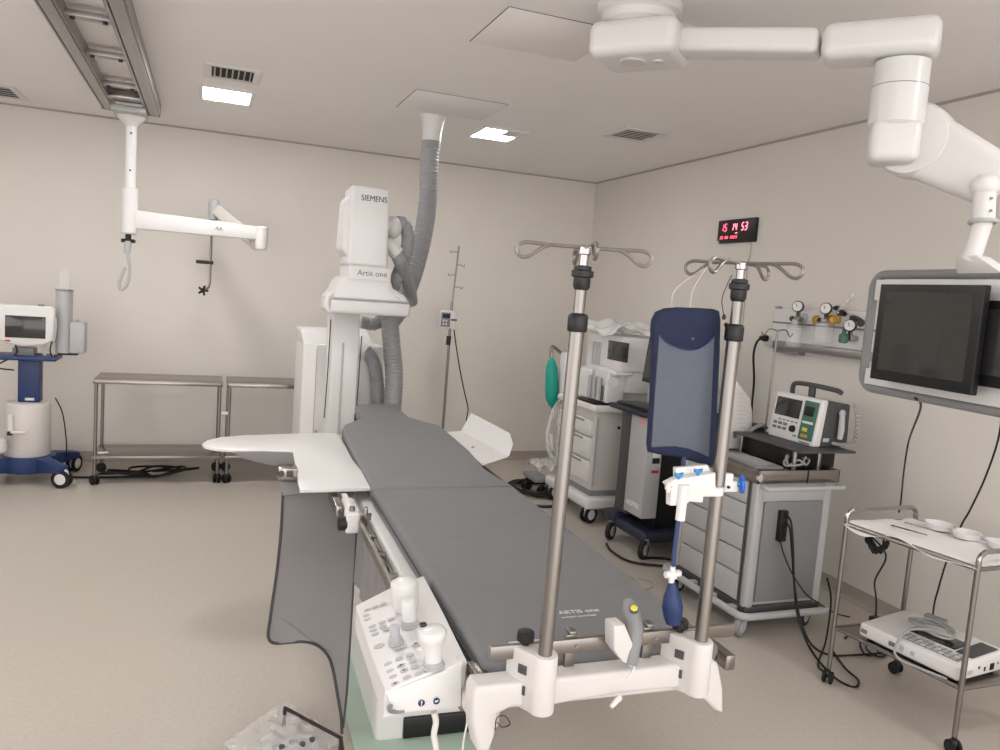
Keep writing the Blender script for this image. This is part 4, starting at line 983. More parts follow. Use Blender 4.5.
# ================================================================== ANAESTHESIA MACHINE (white, drawers)
t = thing('anaesthesia_machine', 'white wheeled anaesthesia machine with drawers and a dark screen, under crumpled plastic', 'anaesthesia machine', (2.98, 5.42, 0))
F0 = fr(t)
b = B().lo((2.68, 5.06, .11), (3.34, 5.84, .20), .03, 3); b.obj('base', 'white2', t)
for x, y in ((2.74, 5.12), (2.74, 5.78), (3.28, 5.14), (3.28, 5.78)): castor(t, x-2.98, y-5.42, .065, .03, R(200), 'white', 'rubber', True, .13, F0, 'white')
body = B().lo((2.735, 5.12, .24), (3.25, 5.72, .84), .015).obj('cabinet', 'warm', t)
for z0, z1 in ((.30, .46), (.475, .635), (.65, .77)):
    d_ = B().lo((2.705, 5.15, z0), (2.745, 5.70, z1), .012, 3).obj('drawer', 'white', t)
    B().lo((2.700, 5.25, z1-.022), (2.712, 5.60, z1-.008), .004).obj('handle', 'grey', d_)
B().lo((2.74, 5.13, .195), (3.22, 5.70, .245), .004).obj('toe_gap', 'grey', t)
b = B().lo((2.74, 5.108, .28), (2.752, 5.122, .80)); b.obj('corner_joint', 'lgrey', body)
B().lathe((2.93, 5.119, .725), [(.012, 0), (.012, .006)], (0, -1, 0), 12).obj('lock', 'bolt', body)
b = B().lo((2.685, 5.07, .84), (3.30, 5.735, .895), .02, 3); b.obj('worktop', 'white', t)
B().lo((2.70, 5.10, .896), (3.0, 5.42, .912), .004).obj('black_tray', 'black', t)
UX_ = 2.88
def U(x, y, o=0): return ax(x, y, UX_+o)
up = B().lo((UX_, 5.12, .90), (3.30, 5.74, 1.02), .012).obj('plinth', 'white', t)
yl, ym, yr = U(589, 350).y, U(606, 350).y, U(628.5, 350).y; ztp = U(608, 334).z
lp_ = B().lo((UX_-.02, ym, U(600, 384).z), (3.2, yl, ztp), .012, 3).obj('flowmeter_panel', 'white', t)
w0, w1 = U(593.5, 341, -.02), U(604.5, 366, -.02); B().lo((UX_-.026, w1.y, w1.z), (UX_-.015, w0.y, w0.z), .003).obj('window', 'lgrey', lp_)
for k in range(3):
    p = U(595.5+4*k, 353, -.026); B().cyl((UX_-.029, p.y, p.z-.09), (UX_-.029, p.y, p.z+.085), .007, n=10).obj('flow_tube', 'clear', lp_)
for k in range(4):
    p = U(592+3.8*k, 374+.4*k, -.02); B().lathe(p, [(.014, 0), (.014, .02), (.008, .024)], (-1, 0, 0), 10).obj('knob', 'grey', lp_)
sz0, sz1 = U(617, 366).z, ztp
sc_ = B().lo((UX_-.05, yr, sz0-.03), (3.22, ym-.005, sz1), .015, 3).obj('monitor_head', 'white', t)
g0, g1 = U(609, 340, -.05), U(626.5, 363, -.05); B().lo((UX_-.054, g1.y, g1.z), (UX_-.04, g0.y, g0.z), .003).obj('screen', 'screen', sc_)
B().lo((UX_-.0555, g1.y+.0, g1.z+.03), (UX_-.045, g1.y+.07, g0.z-.03), .002).obj('key_strip', 'black', sc_)
B().lo((UX_-.09, yr-.01, sz0-.055), (UX_+.05, ym, sz0-.03), .01, 3).obj('pen_shelf', 'white', sc_)
B().lo((UX_+.03, yr+.02, 1.0), (3.2, ym-.005, sz0-.03), .01).obj('support_column', 'warm', t)
b = B().lo((UX_-.13, U(604, 388).y, .91), (UX_+.02, U(588, 388).y, 1.14), .02, 3); ab = b.obj('absorber', 'white', t)
for k in range(3):
    p = U(591+4.5*k, 388, -.13); B().cyl((UX_-.14, p.y, .93), (UX_-.14, p.y, 1.1), .018, n=12).obj('canister', 'lgrey', ab)
b = B().lo((UX_-.11, U(620, 388).y, .915), (UX_+.04, U(606, 388).y, 1.165), .015, 3); ab2 = b.obj('ventilator_block', 'white', t)
B().lo((UX_-.115, U(619, 388).y+.02, .93), (UX_-.1, U(611, 388).y, 1.04), .003).obj('recess', 'grey', ab2)
b = B().ball((UX_-.08, U(624, 378).y, 1.08), (.045, .05, .04), 12).cyl((UX_-.08, U(624, 378).y, 1.08), (UX_-.02, U(624, 378).y, 1.12), .02, n=10); b.obj('valve_cap', 'clear', t)
b = B().lo((2.78, 5.68, .93), (2.86, 5.76, 1.02), .006); b.obj('black_connector', 'black', t)
Yb = 5.85
b = B().tube([ay(573, 372, Yb), ay(571, 362, Yb), ay(560, 352, Yb), ay(553, 346.5, Yb), ay(551, 350, Yb), ay(551, 358, Yb)], .013, 10); b.obj('bag_arm', 'steel', t)
b = B().lo((2.74, 5.74, .86), (2.84, 5.86, 1.22), .015); b.obj('arm_post', 'white', t)
t = thing('breathing_bag', 'teal rubber breathing bag hanging left of the white anaesthesia machine', 'breathing bag', ay(551, 408, Yb))
p0, p1 = ay(552, 406, Yb), ay(551.5, 356, Yb); Lb = (p1-p0).length
b = B().lathe(p0, [(.006, -.02), (.012, -.005), (.03, .01), (.052, Lb*.14), (.055, Lb*.3), (.052, Lb*.6), (.047, Lb*.78), (.03, Lb*.9), (.014, Lb*.96), (.013, Lb)], p1-p0, 20); b.obj('bag', 'teal', t)
B().cyl(p1-V((0, 0, .01)), p1+V((0, 0, .03)), .016, n=12).obj('neck_fitting', 'lgrey', t)
t = thing('breathing_hose', 'pair of white corrugated breathing hoses drooping below the teal bag', 'breathing hose', ay(552, 460, Yb))
def wob(pts, r, step=.012):
    pp = smooth(pts, 10); L_ = [0]
    for a, b_ in zip(pp, pp[1:]): L_.append(L_[-1]+(b_-a).length)
    n = int(L_[-1]/step*2); out = []; rs = []; j = 0
    for i in range(n+1):
        s_ = L_[-1]*i/n
        while j < len(L_)-2 and L_[j+1] < s_: j += 1
        out.append(pp[j].lerp(pp[j+1], (s_-L_[j])/max(1e-9, L_[j+1]-L_[j]))); rs.append(r*(1 if i % 2 else .86))
    return out, rs
for pts in ([(566, 385), (560, 395), (553, 412), (548, 430), (548, 447), (553, 458), (560, 455), (566, 440)], [(566, 392), (562, 405), (558, 420), (559, 440), (556, 452), (552, 450), (551, 435)]):
    o_, rs = wob([ay(x, y, Yb-.02*i) for i, (x, y) in enumerate(pts)], .02); B().sweep(o_, rs, 10).obj('hose', 'film', t, ang=60)
b = B(); rnd = random.Random(11); n = 14
base = az(547, 463, .17)
vs = [base+V((.26*(i/n-.5), .30*(j/n-.5), .03*math.sin(i*.9)*math.cos(j*1.1)+.02*rnd.random()-.09*((i/n-.5)**2+(j/n-.5)**2))) for j in range(n+1) for i in range(n+1)]
b.raw(vs, [[j*(n+1)+i, j*(n+1)+i+1, (j+1)*(n+1)+i+1, (j+1)*(n+1)+i] for j in range(n) for i in range(n)])
t = o = b.obj('crumpled_wrap', 'sheet', None, ang=180); tag(o, 'crumpled white wrap lying on the foot of the anaesthesia machine below the teal bag', 'plastic wrap')
b = B().lo((2.60, 5.84, .12), (2.74, 6.12, .16), .012); b2 = thing('footrest', 'grey foot bar with a black end sticking out left of the drawer unit', 'foot bar', (2.66, 5.98, 0)); b.obj('bar', 'grey', b2)
castor(b2, -.03, .1, .04, .03, .4, 'black', 'rubber', True, .12, fr(b2), 'black'); castor(b2, .03, -.1, .04, .03, .4, 'black', 'rubber', True, .12, fr(b2), 'black')
# plastic sheet on top
b = B(); n, m = 34, 26; rnd = random.Random(2)
def hN(i, j): return .020*math.sin(i*.30+j*.17)+.012*math.sin(i*.62-j*.45)+.007*math.sin(j*.9+i*.25)+.003*rnd.random()
vs = []
for j in range(m+1):
    for i in range(n+1):
        x = UX_-.13+.56*i/n; y = 5.0+.80*j/m; z = ztp+.045+hN(i, j)+.035*math.exp(-((j/m-.75)/.2)**2)
        ex = max(0, (UX_-.05-x)/.08); ey = max(0, (yr-y)/.07); z -= .055*ex**1.5*(.45+.55*abs(math.sin(j*.17+.4)))+.03*ey**1.3
        vs.append((x, y, max(z, ztp+.006) if (ex <= 0 and ey <= 0) else z))
b.raw(vs, [[j*(n+1)+i, j*(n+1)+i+1, (j+1)*(n+1)+i+1, (j+1)*(n+1)+i] for j in range(m) for i in range(n)])
o = b.obj('plastic_sheet', 'sheet', None, ang=25); tag(o, 'crumpled translucent plastic sheet on top of the white anaesthesia machine', 'plastic sheet')
for p in o.data.polygons: p.use_smooth = True

# ================================================================== SECOND WORKSTATION (grey panel, navy top)
t = ws = thing('anaesthesia_workstation', 'grey and navy wheeled workstation with a black monitor, partly behind the blue cuff', 'anaesthesia machine', (2.95, 4.55, 0)); F0 = fr(t)
WXf = 2.72
pa, pb = ax(632, 412, WXf), ax(650, 416, WXf); zlow = ax(640, 519, WXf).z
b = B().lo((WXf, pb.y, zlow), (WXf+.12, pa.y, .93), .008); pn = b.obj('side_panel', 'lgrey', t)
b = B().lo((WXf+.02, pa.y, .22), (WXf+.14, pa.y+.16, .93), .008); b.obj('navy_panel', 'dgrey', t)
b = B().lo((WXf+.12, pb.y+.03, .17), (3.30, pa.y+.14, .93), .01); b.obj('cabinet', 'black', t)
b = B().hexa([(WXf-.06, pb.y-.03, .93), (3.35, pb.y-.03, .93), (3.35, pa.y+.22, .93), (WXf-.06, pa.y+.22, .93), (WXf-.06, pb.y-.03, .965), (3.35, pb.y-.03, .975), (3.35, pa.y+.22, .975), (WXf-.06, pa.y+.22, .965)], .008); b.obj('worktop', 'slate', t)
b = B().lo((WXf-.03, pb.y, .968), (WXf+.14, pa.y+.16, .985), .004); kb = b.obj('keyboard', 'black', t)
for j in range(4): B().lo((WXf-.02+.038*j, pb.y+.02, .984), (WXf+.008+.038*j, pa.y+.14, .989), .002).obj('key_row', 'dgrey', kb)
b = B().lo((WXf+.0, pb.y-.06, .10), (3.36, pa.y+.22, .17), .025, 3); b.obj('base', 'slate', t)
b = B().lo((WXf-.02, pa.y+.10, .13), (WXf+.12, pa.y+.25, .20), .02); b.obj('base_corner', 'slate', t)
for x, y in ((2.74, 4.74), (2.76, 4.33), (3.28, 4.33), (3.28, 4.76)): castor(t, x-2.95, y-4.55, .062, .032, R(215), 'grey', 'rubber', False, .14, F0, 'lgrey')
l0 = ax(658, 460, WXf+.06)
for k, (z0, z1, m_) in enumerate(((.665, .70, 'paper'), (.625, .66, 'ink'), (.585, .62, 'button'), (.56, .58, 'red'))): B().lo((WXf+.05, pb.y-.002, z0), (WXf+.105, pb.y+.002, z1), .0005).obj('label', m_, pn)
tx_ = ax(639, 507, WXf); text('AESPIRE', 'lettering', 'paper', pn, (WXf-.001, (pa.y+pb.y)/2, zlow+.07), (0, -1, 0), (0, 0, 1), .05)
B().lo((WXf-.002, pb.y+.05, .87), (WXf+.002, pb.y+.12, .91), .0005).obj('warning_label', 'pink', pn)
b = B().lo((2.92, 4.34, .97), (3.25, 4.75, 1.10), .01); b.obj('device_block', 'lgrey', t)
for k in range(3): B().lathe((2.92, 4.42+.11*k, 1.05), [(.018, 0), (.018, .025), (.008, .03)], (-1, 0, 0), 12).obj('knob', 'white', t)
t = thing('monitor', 'black upright monitor on the navy-topped workstation beside the blue cuff', 'monitor', (2.9, 4.55, 1.1))
m0, m1 = ax(646, 336, 2.86), ax(641, 381, 2.86); yA = (m0.y+m1.y)/2; b = B()
b.prism([(2.86, yA, m1.z), (2.84, yA-.46, m1.z), (2.87, yA-.46, m0.z), (2.89, yA, m0.z)], (.045, 0, 0), .006); b.obj('bezel', 'black', t)
b = B(); b.prism([(2.8585, yA-.02, m1.z+.03), (2.8395, yA-.44, m1.z+.03), (2.8675, yA-.44, m0.z-.02), (2.8875, yA-.02, m0.z-.02)], (.003, 0, 0)); b.obj('screen', 'screen', t)
b = B().lo((2.92, yA-.28, m1.z-.05), (2.98, yA-.18, m0.z-.15), .01); b.obj('stand', 'dgrey', t)
o = B().tube([(2.62, 4.6, .012), (2.58, 4.45, .012), (2.60, 4.25, .012), (2.75, 4.15, .012), (2.95, 4.1, .012), (2.9, 4.25, .012), (2.75, 4.3, .012)], .009, 6).obj('power_cord', 'cable', ws)
o = B().tube([(2.38, 3.93, .006), (2.40, 3.98, .006), (2.48, 3.98, .006), (2.55, 3.92, .006), (2.52, 3.84, .006), (2.44, 3.80, .006)], .003, 5).obj('thin_wire', 'gcable'); tag(o, 'thin loop of wire on the floor between the mattress and the grey cart', 'wire')

# ================================================================== CRASH CART
t = thing('emergency_cart', 'grey drawer cart with steel top tray and bumper frame by the right wall', 'cart', (2.90, 3.50, 0)); F0 = fr(t)
cx0, cx1, cy0, cy1 = 2.645, 3.13, 3.17, 3.84
b = B().lo((cx0+.01, cy0+.01, .15), (cx1-.01, cy1-.01, .80), .004); b.obj('carcass', 'lgrey', t)
for x, y in ((cx0, cy0), (cx0, cy1), (cx1, cy0), (cx1, cy1)):
    B().lo((x-.0 if x == cx0 else x-.05, y if y == cy0 else y-.05, .13), (x+.05 if x == cx0 else x, y+.05 if y == cy0 else y, .81), .012, 3).obj('corner_post', 'lgrey', t)
zz = [.155, .30, .425, .55, .675, .795]
for i in range(5):
    d_ = B().lo((cx0-.008, cy0+.07, zz[i]+.004), (cx0+.02, cy1-.07, zz[i+1]-.004), .005).obj('drawer', 'lgrey', t)
    B().lo((cx0-.022, cy0+.28, zz[i+1]-.03), (cx0-.004, cy0+.36, zz[i+1]-.016), .004).obj('handle', 'black', d_)
b = B().lo((cx0-.004, cy0+.05, .15), (cx0+.0, cy0+.065, .80)); b.obj('lock_bar', 'dgrey', t)
b = B().lo((cx0+.055, cy0-.004, .17), (cx1-.055, cy0+.012, .70), .003); b.obj('side_panel', 'grey', t)
b = B().lo((cx0-.015, cy0-.015, .845), (cx1+.015, cy1+.015, .853)); b.lo((cx0-.02, cy0-.02, .80), (cx1+.02, cy0-.008, .868), .004).lo((cx0-.02, cy1+.008, .80), (cx1+.02, cy1+.02, .868), .004).lo((cx0-.02, cy0-.02, .80), (cx0-.008, cy1+.02, .868), .004).lo((cx1+.008, cy0-.02, .80), (cx1+.02, cy1+.02, .868), .004); tt = b.obj('top_tray', 'steel2', t)
b = B().lo((cx0+.29, cy0-.023, .80), (cx0+.296, cy0-.02, .866)); b.obj('tray_joint', 'gap', tt)
B().ball((cx0-.005, cy0-.012, .83), (.018, .016, .024), 12).obj('corner_bumper', 'lgrey', t)
b = B().tube([(cx0+.02, cy0-.0, .785), (cx0+.02, cy0-.05, .785), (cx0+.05, cy0-.07, .785), (cx1-.05, cy0-.07, .785), (cx1+.02, cy0-.05, .785), (cx1+.02, cy0+.0, .785)], .011, 10); b.obj('push_handle', 'lgrey', t)
# bumper frame
b = B(); q = [(cx0-.05, cy0-.05), (cx1+.03, cy0-.05), (cx1+.03, cy1+.03), (cx0-.05, cy1+.03)]
rp_ = []
for (x, y), a0 in zip(q, (180, 270, 0, 90)):
    sx = 1 if x < 2.9 else -1; sy = 1 if y < 3.5 else -1
    for k in range(5): a_ = R(a0+22.5*k); rp_.append((x+sx*.05+.05*math.cos(a_), y+sy*.05+.05*math.sin(a_), .115))
b.sweep(rp_, .019, 10, closed=True); bf = b.obj('bumper_frame', 'lgrey', t)
for y in (3.25, 3.42, 3.6, 3.76): B().lo((cx0-.045, y-.02, .105), (cx0+.03, y+.02, .13), .004).obj('bumper_strut', 'lgrey', bf)
b = B().lo((cx0-.0, cy0-.0, .105), (cx1, cy1, .15), .006); b.obj('underframe', 'dgrey', t)
for x, y in ((cx0+.0, cy0-.0), (cx0+.03, cy1-.06), (cx1-.03, cy0+.05), (cx1-.03, cy1-.06)): castor(t, x-2.90, y-3.50, .052, .03, R(205), 'lgrey', 'grey' if (x < cx0+.01) else 'rubber', False, .115, F0, 'lgrey')
# raised rear shelf
sz = .965
b = B().lo((2.885, 3.16, sz-.012), (3.25, 3.72, sz), .003); rs_ = b.obj('raised_shelf', 'dgrey', t)
for x, y in ((2.92, 3.24), (3.08, 3.24), (2.92, 3.68), (3.08, 3.68)): B().cyl((x, y, .85), (x, y, sz-.01), .012, n=10).obj('shelf_post', 'steel', rs_)
B().lo((2.94, 3.27, .853), (3.22, 3.70, .94), .006).obj('under_shelf_shade', 'black', rs_)  # black box added to stand in for the darkness under the shelf
# defibrillator on the shelf
t = thing('defibrillator', 'white-fronted defibrillator with dark handle and coiled paddle cord on the raised cart shelf', 'defibrillator', (3.05, 3.36, sz))
dB0, dB1 = az(772, 434.4, sz), az(808, 447.5, sz)
x_f = (dB0.x+dB1.x)/2; yA, yB2 = dB0.y-.0, dB1.y+.0
u_ = V((0, yB2-yA, 0)); Hd = .255; ln_ = .035
fr0, fr1 = V((x_f, yA, sz)), V((x_f, yB2, sz))
b = B().hexa([fr0, fr1, fr1+V((.05, 0, 0)), fr0+V((.05, 0, 0)), fr0+V((ln_, 0, Hd)), fr1+V((ln_, 0, Hd)), fr1+V((ln_+.04, 0, Hd)), fr0+V((ln_+.04, 0, Hd))], .01, 3); fp = b.obj('front_panel', 'white', t)
b = B().hexa([fr0+V((.045, -.006, .0)), fr1+V((.045, .004, .0)), fr1+V((.24, .004, .0)), fr0+V((.24, -.006, .0)), fr0+V((ln_+.03, -.006, Hd-.012)), fr1+V((ln_+.03, .004, Hd-.012)), fr1+V((.23, .004, Hd-.02)), fr0+V((.23, -.006, Hd-.02))], .01, 3); bx_ = b.obj('rear_body', 'dgrey', t)
def dfp(s_, h_, off=.001): return fr0+u_*s_+V((ln_*h_-off, 0, Hd*h_))
def patch(s0, s1, h0, h1, name, m_, par, th=.003): b = B(); b.prism([dfp(s0, h0), dfp(s1, h0), dfp(s1, h1), dfp(s0, h1)], (-th, 0, 0), .0008); return b.obj(name, m_, par)
patch(.06, .60, .50, .90, 'screen', 'screen', fp)
patch(.66, .95, .10, .93, 'paddle_strip', 'dgreen', fp); patch(.70, .88, .62, .82, 'paddle_grip', 'black', fp, .008); patch(.69, .91, .45, .50, 'label', 'white', fp, .005); patch(.72, .82, .28, .36, 'charge_button', 'yellow', fp, .006); patch(.72, .85, .15, .22, 'shock_button', 'amber', fp, .006)
for i in range(3):
    for j in range(2): patch(.08+.11*i, .16+.11*i, .20+.10*j, .26+.10*j, 'key', 'gink', fp)
for i in range(5): patch(.18+.09*i, .23+.09*i, .40, .43, 'key', 'gink', fp)
B().lathe(dfp(.52, .27), [(.020, 0), (.018, .014), (.006, .016)], (-1, 0, .1), 16).obj('dial', 'black', fp)
patch(.55, .62, .12, .15, 'mark', 'gink', fp)
patch(.70, .92, .03, .06, 'brand_strip', 'gink', fp)
hz = sz+Hd; ym_ = (yA+yB2)/2
b = B().tube([(x_f+.12, yA-.03, hz-.02), (x_f+.12, yA-.03, hz+.035), (x_f+.12, yA-.06, hz+.055), (x_f+.12, ym_, hz+.06), (x_f+.12, yB2+.01, hz+.055), (x_f+.12, yB2-.03, hz+.045)], .0135, 10).cyl((x_f+.12, ym_, hz-.02), (x_f+.12, ym_, hz+.05), .02, n=12); b.obj('carry_handle', 'dgrey', t)
b = B().ball((x_f+.155, yB2-.018, sz+.19), (.02, .015, .02), 12).sweep([(x_f+.155, yB2-.02, sz+.18), (x_f+.157, yB2-.022, sz+.10), (x_f+.155, yB2-.02, sz+.05)], [.014, .017, .014], 10); b.obj('paddle', 'lgrey', t)
hx = []
for i in range(220):
    k = i/219; a_ = i*.55; c_ = smooth([(x_f+.235, yB2-.02, sz+.235), (x_f+.255, yB2-.03, sz+.15), (x_f+.25, yB2-.035, sz+.05), (x_f+.18, yB2-.035, sz+.022), (x_f+.10, yB2-.035, sz+.03)], 12)
    f_ = k*(len(c_)-1); j = min(len(c_)-2, int(f_)); c0_ = c_[j].lerp(c_[j+1], f_-j); hx.append(c0_+V((.012*math.cos(a_), .012*math.sin(a_), .005*math.sin(a_))))
B().sweep(hx, .0035, 5).obj('coiled_cord', 'gcable', t)
patch_b = B().lo((x_f+.06, yB2-.004, sz+.03), (x_f+.10, yB2+.0, sz+.05), .001); patch_b.obj('side_label', 'button', bx_)
b = B(); rnd = random.Random(8)
b.tube([(2.935+.055*math.cos(k*.8)+.03*rnd.random(), 3.255+.05*math.sin(k*.8)+.02*rnd.random(), .862+.06*rnd.random()) for k in range(28)], .005, 6); o = b.obj('patient_cable', 'gcable'); tag(o, 'coil of grey patient cable on the steel cart top under the raised shelf', 'cable')
b = B(); rnd = random.Random(9)
b.tube([(3.02+.06*math.cos(k*.9)+.03*rnd.random(), 3.36+.06*math.sin(k*.9), .862+.06*rnd.random()) for k in range(20)], .004, 6); o = b.obj('cable_bunch', 'cable'); tag(o, 'black cord bunched under the raised cart shelf at its near end', 'cord')
# foil pack on cart
t = thing('sealed_pack', 'flat grey sealed pack with shiny film lying on the steel cart top', 'pack', (2.76, 3.40, .853)); F_ = fr(t)
b = B(F_).box((0, 0, .011), (.17, .36, .016), .004, rz=R(-4)); b.obj('tray', 'grey', t)
n = 12; b = B(F_); rnd = random.Random(4)
vs = [(-.06+.12*i/n, -.15+.27*j/n, .0205+.012*abs(math.sin(i*1.3+j*.8))*math.sin(PI*i/n)*math.sin(PI*j/n)+.004*rnd.random()) for j in range(n+1) for i in range(n+1)]
b.raw(vs, [[j*(n+1)+i, j*(n+1)+i+1, (j+1)*(n+1)+i+1, (j+1)*(n+1)+i] for j in range(n) for i in range(n)]); b.obj('film', 'film', t, ang=15)
# upright white printed pouch
t = thing('printed_pouch', 'upright white printed pouch standing between the blue cuff and the defibrillator', 'pouch', (2.9, 3.76, .853))
q = [ay(x, y, 3.74) for x, y in ((727, 450), (736, 382), (738, 381), (744, 389), (751, 399), (753, 412), (752, 450))]; q[0].z = q[-1].z = .854
b = B(); b.prism(q, (0, .07, 0), .012, 3); pch = b.obj('pouch', 'warm', t)
for k in range(9):
    p = ay(737+.8*(k % 3), 394+4.2*k, 3.738); B().lo((p.x, 3.738, p.z), (p.x+.055, 3.741, p.z+.004)).obj('print_line', 'button', pch)
p = ay(733, 438, 3.738); B().lo((p.x, 3.737, p.z), (p.x+.025, 3.741, p.z+.03)).obj('print_block', 'gink', pch)
p = ay(744, 441, 3.738); B().lo((p.x, 3.737, p.z), (p.x+.045, 3.741, p.z+.05)).obj('pink_label', 'pink', pch)
# black bag behind
t = thing('black_case', 'black soft case behind the defibrillator on the cart', 'case', (3.08, 3.74, .853))
b = B().lo((2.99, 3.74, .853), (3.14, 3.85, 1.0), .025, 3); b.box((3.06, 3.70, .90), (.14, .06, .08), .02, rz=.3); b.obj('case', 'black', t)
b = B().tube([(3.0, 3.72, .93), (2.99, 3.69, .98), (3.05, 3.68, 1.01), (3.10, 3.70, .99)], .012, 8); b.obj('handle', 'grey', t)
# small drip hook on the cart
t = thing('cart_drip_hook', 'thin double-hook drip rod standing behind the black case on the grey cart', 'drip rod', ay(766, 418, 3.80))
p0, p1 = ay(765.5, 425, 3.80), ay(777.5, 331, 3.80)
b = B().cyl(V((p0.x-.0, 3.80, .853)), p1, .006, n=10); b.obj('rod', 'steel', t)
for s_ in (-1, 1): B().tube([p1, p1+V((s_*.05, 0, .01)), p1+V((s_*.075, 0, -.005)), p1+V((s_*.095, 0, -.03)), p1+V((s_*.115, 0, -.01))], .004, 6).obj('hook', 'steel', t)
# power strip on cart side
t = strip = thing('power_strip', 'black power strip stuck on the near side of the grey cart', 'power strip', (2.87, 3.15, .55))
s0, s1 = ay(777, 541, 3.155), ay(787, 510, 3.155)
b = B().lo((s0.x-.005, 3.135, s0.z), (s1.x, 3.168, s1.z), .006, 3); ps = b.obj('body', 'black', t)
for k in range(3): B().lathe((s1.x-.028, 3.135, s0.z+.04+.05*k), [(.017, 0), (.017, .003), (.013, .0035)], (0, -1, 0), 14).obj('socket', 'rubber', ps)
def cord(name, pts, r, m_, label, cat='cord', parent=None):
    o = B().tube(pts, r, 6, sub=6).obj(name, m_, parent)
    if parent is None: tag(o, label, cat)
    return o
Yq = 3.06
cord('power_cord', [ay(787, 516, 3.13), ay(791, 522, 3.09), ay(793, 545, Yq), ay(794, 580, Yq), ay(797, 612, Yq), ay(806, 640, 2.98), az(818, 660, .01), az(838, 680, .01), az(855, 687, .01), az(858, 680, .01), az(845, 668, .01), az(832, 650, .01)], .0055, 'cable', 'black cord from the top of the power strip looping towards the steel trolley wheel', parent=strip)
cord('power_cord', [ay(787, 523, 3.13), ay(790, 530, 3.10), ay(792, 552, 3.08), ay(795, 590, 3.08), ay(801, 622, 3.04), az(812, 645, .01), az(830, 655, .01), az(855, 655, .01), az(880, 653, .01), az(893, 652, .01)], .0055, 'cable', 'black cord from the middle of the power strip running right along the floor', parent=strip)
cord('power_cord', [ay(780, 540, 3.13), ay(784, 555, 3.12), ay(793, 575, 3.09), ay(806, 594, 3.08), ay(820, 604, 3.08), az(835, 613, .03), az(850, 617, .01)], .004, 'cable', 'thin black cord hanging from the bottom of the power strip', parent=strip)
cord('loose_cable', [az(827, 578, .25), az(831, 600, .12), az(826, 640, .01), az(818, 664, .01), az(825, 672, .01)], .005, 'cable', 'black cord rising behind the trolley leg next to the grey cart')
rnd = random.Random(6)
cord('cable_tangle', [az(845, 638, .01), az(858, 630, .01), az(870, 640, .02), az(878, 652, .02), az(866, 655, .02), az(860, 643, .02), az(868, 634, .02), az(880, 640, .01), az(890, 650, .01), az(880, 657, .01), az(866, 648, .03), az(874, 638, .01), az(884, 655, .01)], .005, 'cable', 'tangle of black cord on the floor behind the steel trolley')

# ================================================================== HEADWALL
XW = XR
t = thing('gas_outlet_panel', 'white wall gas outlet panel with grey ledge beside the digital clock', 'gas panel', (XW, 4.05, 1.45))
def hw(x, y, d=.0): return ax(x, y, XW-d)
ya, yb_ = hw(773, 325, .05).y, hw(870, 335, .05).y-.25; zT, zB = hw(772, 306, .05).z, hw(773, 342, .05).z+.01; zm_ = hw(773, 321, .05).z
b = B().lo((XW-.05, yb_, zB), (XW-.001, ya, zT), .008, 3); hp_ = b.obj('housing', 'white', t)
B().lo((XW-.056, yb_, zm_-.012), (XW-.045, ya, zm_), .002).obj('groove', 'grey', hp_)
B().lo((XW-.075, yb_, zB-.05), (XW-.001, ya-.04, zB+.0), .006).obj('ledge', 'alu', t)
B().lo((XW-.06, ya-.28, zB-.075), (XW-.001, ya-.04, zB-.05), .004).obj('ledge_end', 'grey', t)
text('GASES', 'lettering', 'gink', hp_, hw(779, 307, .052)+V((0, 0, -.003)), (0, -1, 0), (0, 0, 1), .026)
for (x, y) in ((805, 318), (817, 320), (832, 322)):
    p = hw(x, y, .05); B().lathe(p, [(.03, 0), (.03, .012), (.018, .02)], (-1, 0, 0), 18).obj('outlet', 'amber' if x > 810 else 'lgrey', t)


def gauge(label, x, y, m_, jar=None):
    c = hw(x, y, .13); t = thing('flow_regulator', label, 'pressure regulator', c)
    b = B().lathe(c, [(.034, 0), (.036, .006), (.036, .026), (.032, .03)], V((-.85, -.5, .1)), 24); g_ = b.obj('gauge_case', m_, t)
    b = B().lathe(c+V((-.85, -.5, .1)).normalized()*.030, [(.030, 0), (.030, .002)], V((-.85, -.5, .1)), 24); f_ = b.obj('dial', 'white', g_)
    a_ = V((-.85, -.5, .1)).normalized(); e_ = a_.cross(V((0, 0, 1))).normalized(); w_ = e_.cross(a_); p = c+a_*.0325
    b = B().prism([p-e_*.002-w_*.006, p+e_*.002-w_*.006, p+e_*.012+w_*.016, p+e_*.009+w_*.018], a_*.001); b.obj('needle', 'black', f_)
    q = hw(x-1, y+12, .1)
    b = B().cyl(c+V((0, 0, -.02)), q, .014, n=12).cyl(q, V((XW-.05, q.y-.0, q.z)), .017, n=14).box(q, (.04, .05, .036), .008); b.obj('valve_body', 'chrome', t)
    b = B().lathe(q+V((0, .03, .0)), [(.014, 0), (.018, .01), (.018, .03), (.01, .036)], (0, 1, 0), 10); b.obj('valve_knob', 'black' if jar is None else 'dgrey', t)
    return t, q


t1_, q = gauge('round white flow gauge above the clear suction jar on the gas panel, leftmost of three', 799, 307, 'dgrey', 1)
b = B().lathe(q+V((-.02, 0, -.18)), [(.04, 0), (.046, .006), (.046, .10), (.046, .125), (.03, .13)], n=24); jar = b.obj('suction_jar', 'clear', t1_, 'clear suction jar')
b = B().lathe(q+V((-.02, 0, -.055)), [(.05, 0), (.05, .016), (.02, .02), (.02, .05)], n=24); b.obj('jar_lid', 'lgrey', t1_)
gauge('black-rimmed gauge in the middle of the gas panel, beside the brass outlets', 827, 309, 'black')
t3_, q = gauge('tilted dark gauge with green knob at the right of the gas panel', 851, 326, 'black', 1)
p = hw(843.5, 338, .15)
b = B().lathe(p+V((0, 0, -.03)), [(.02, 0), (.027, .008), (.027, .045), (.02, .055), (.012, .06), (.012, .09)], n=16); b.obj('green_knob', 'dgreen', t3_)
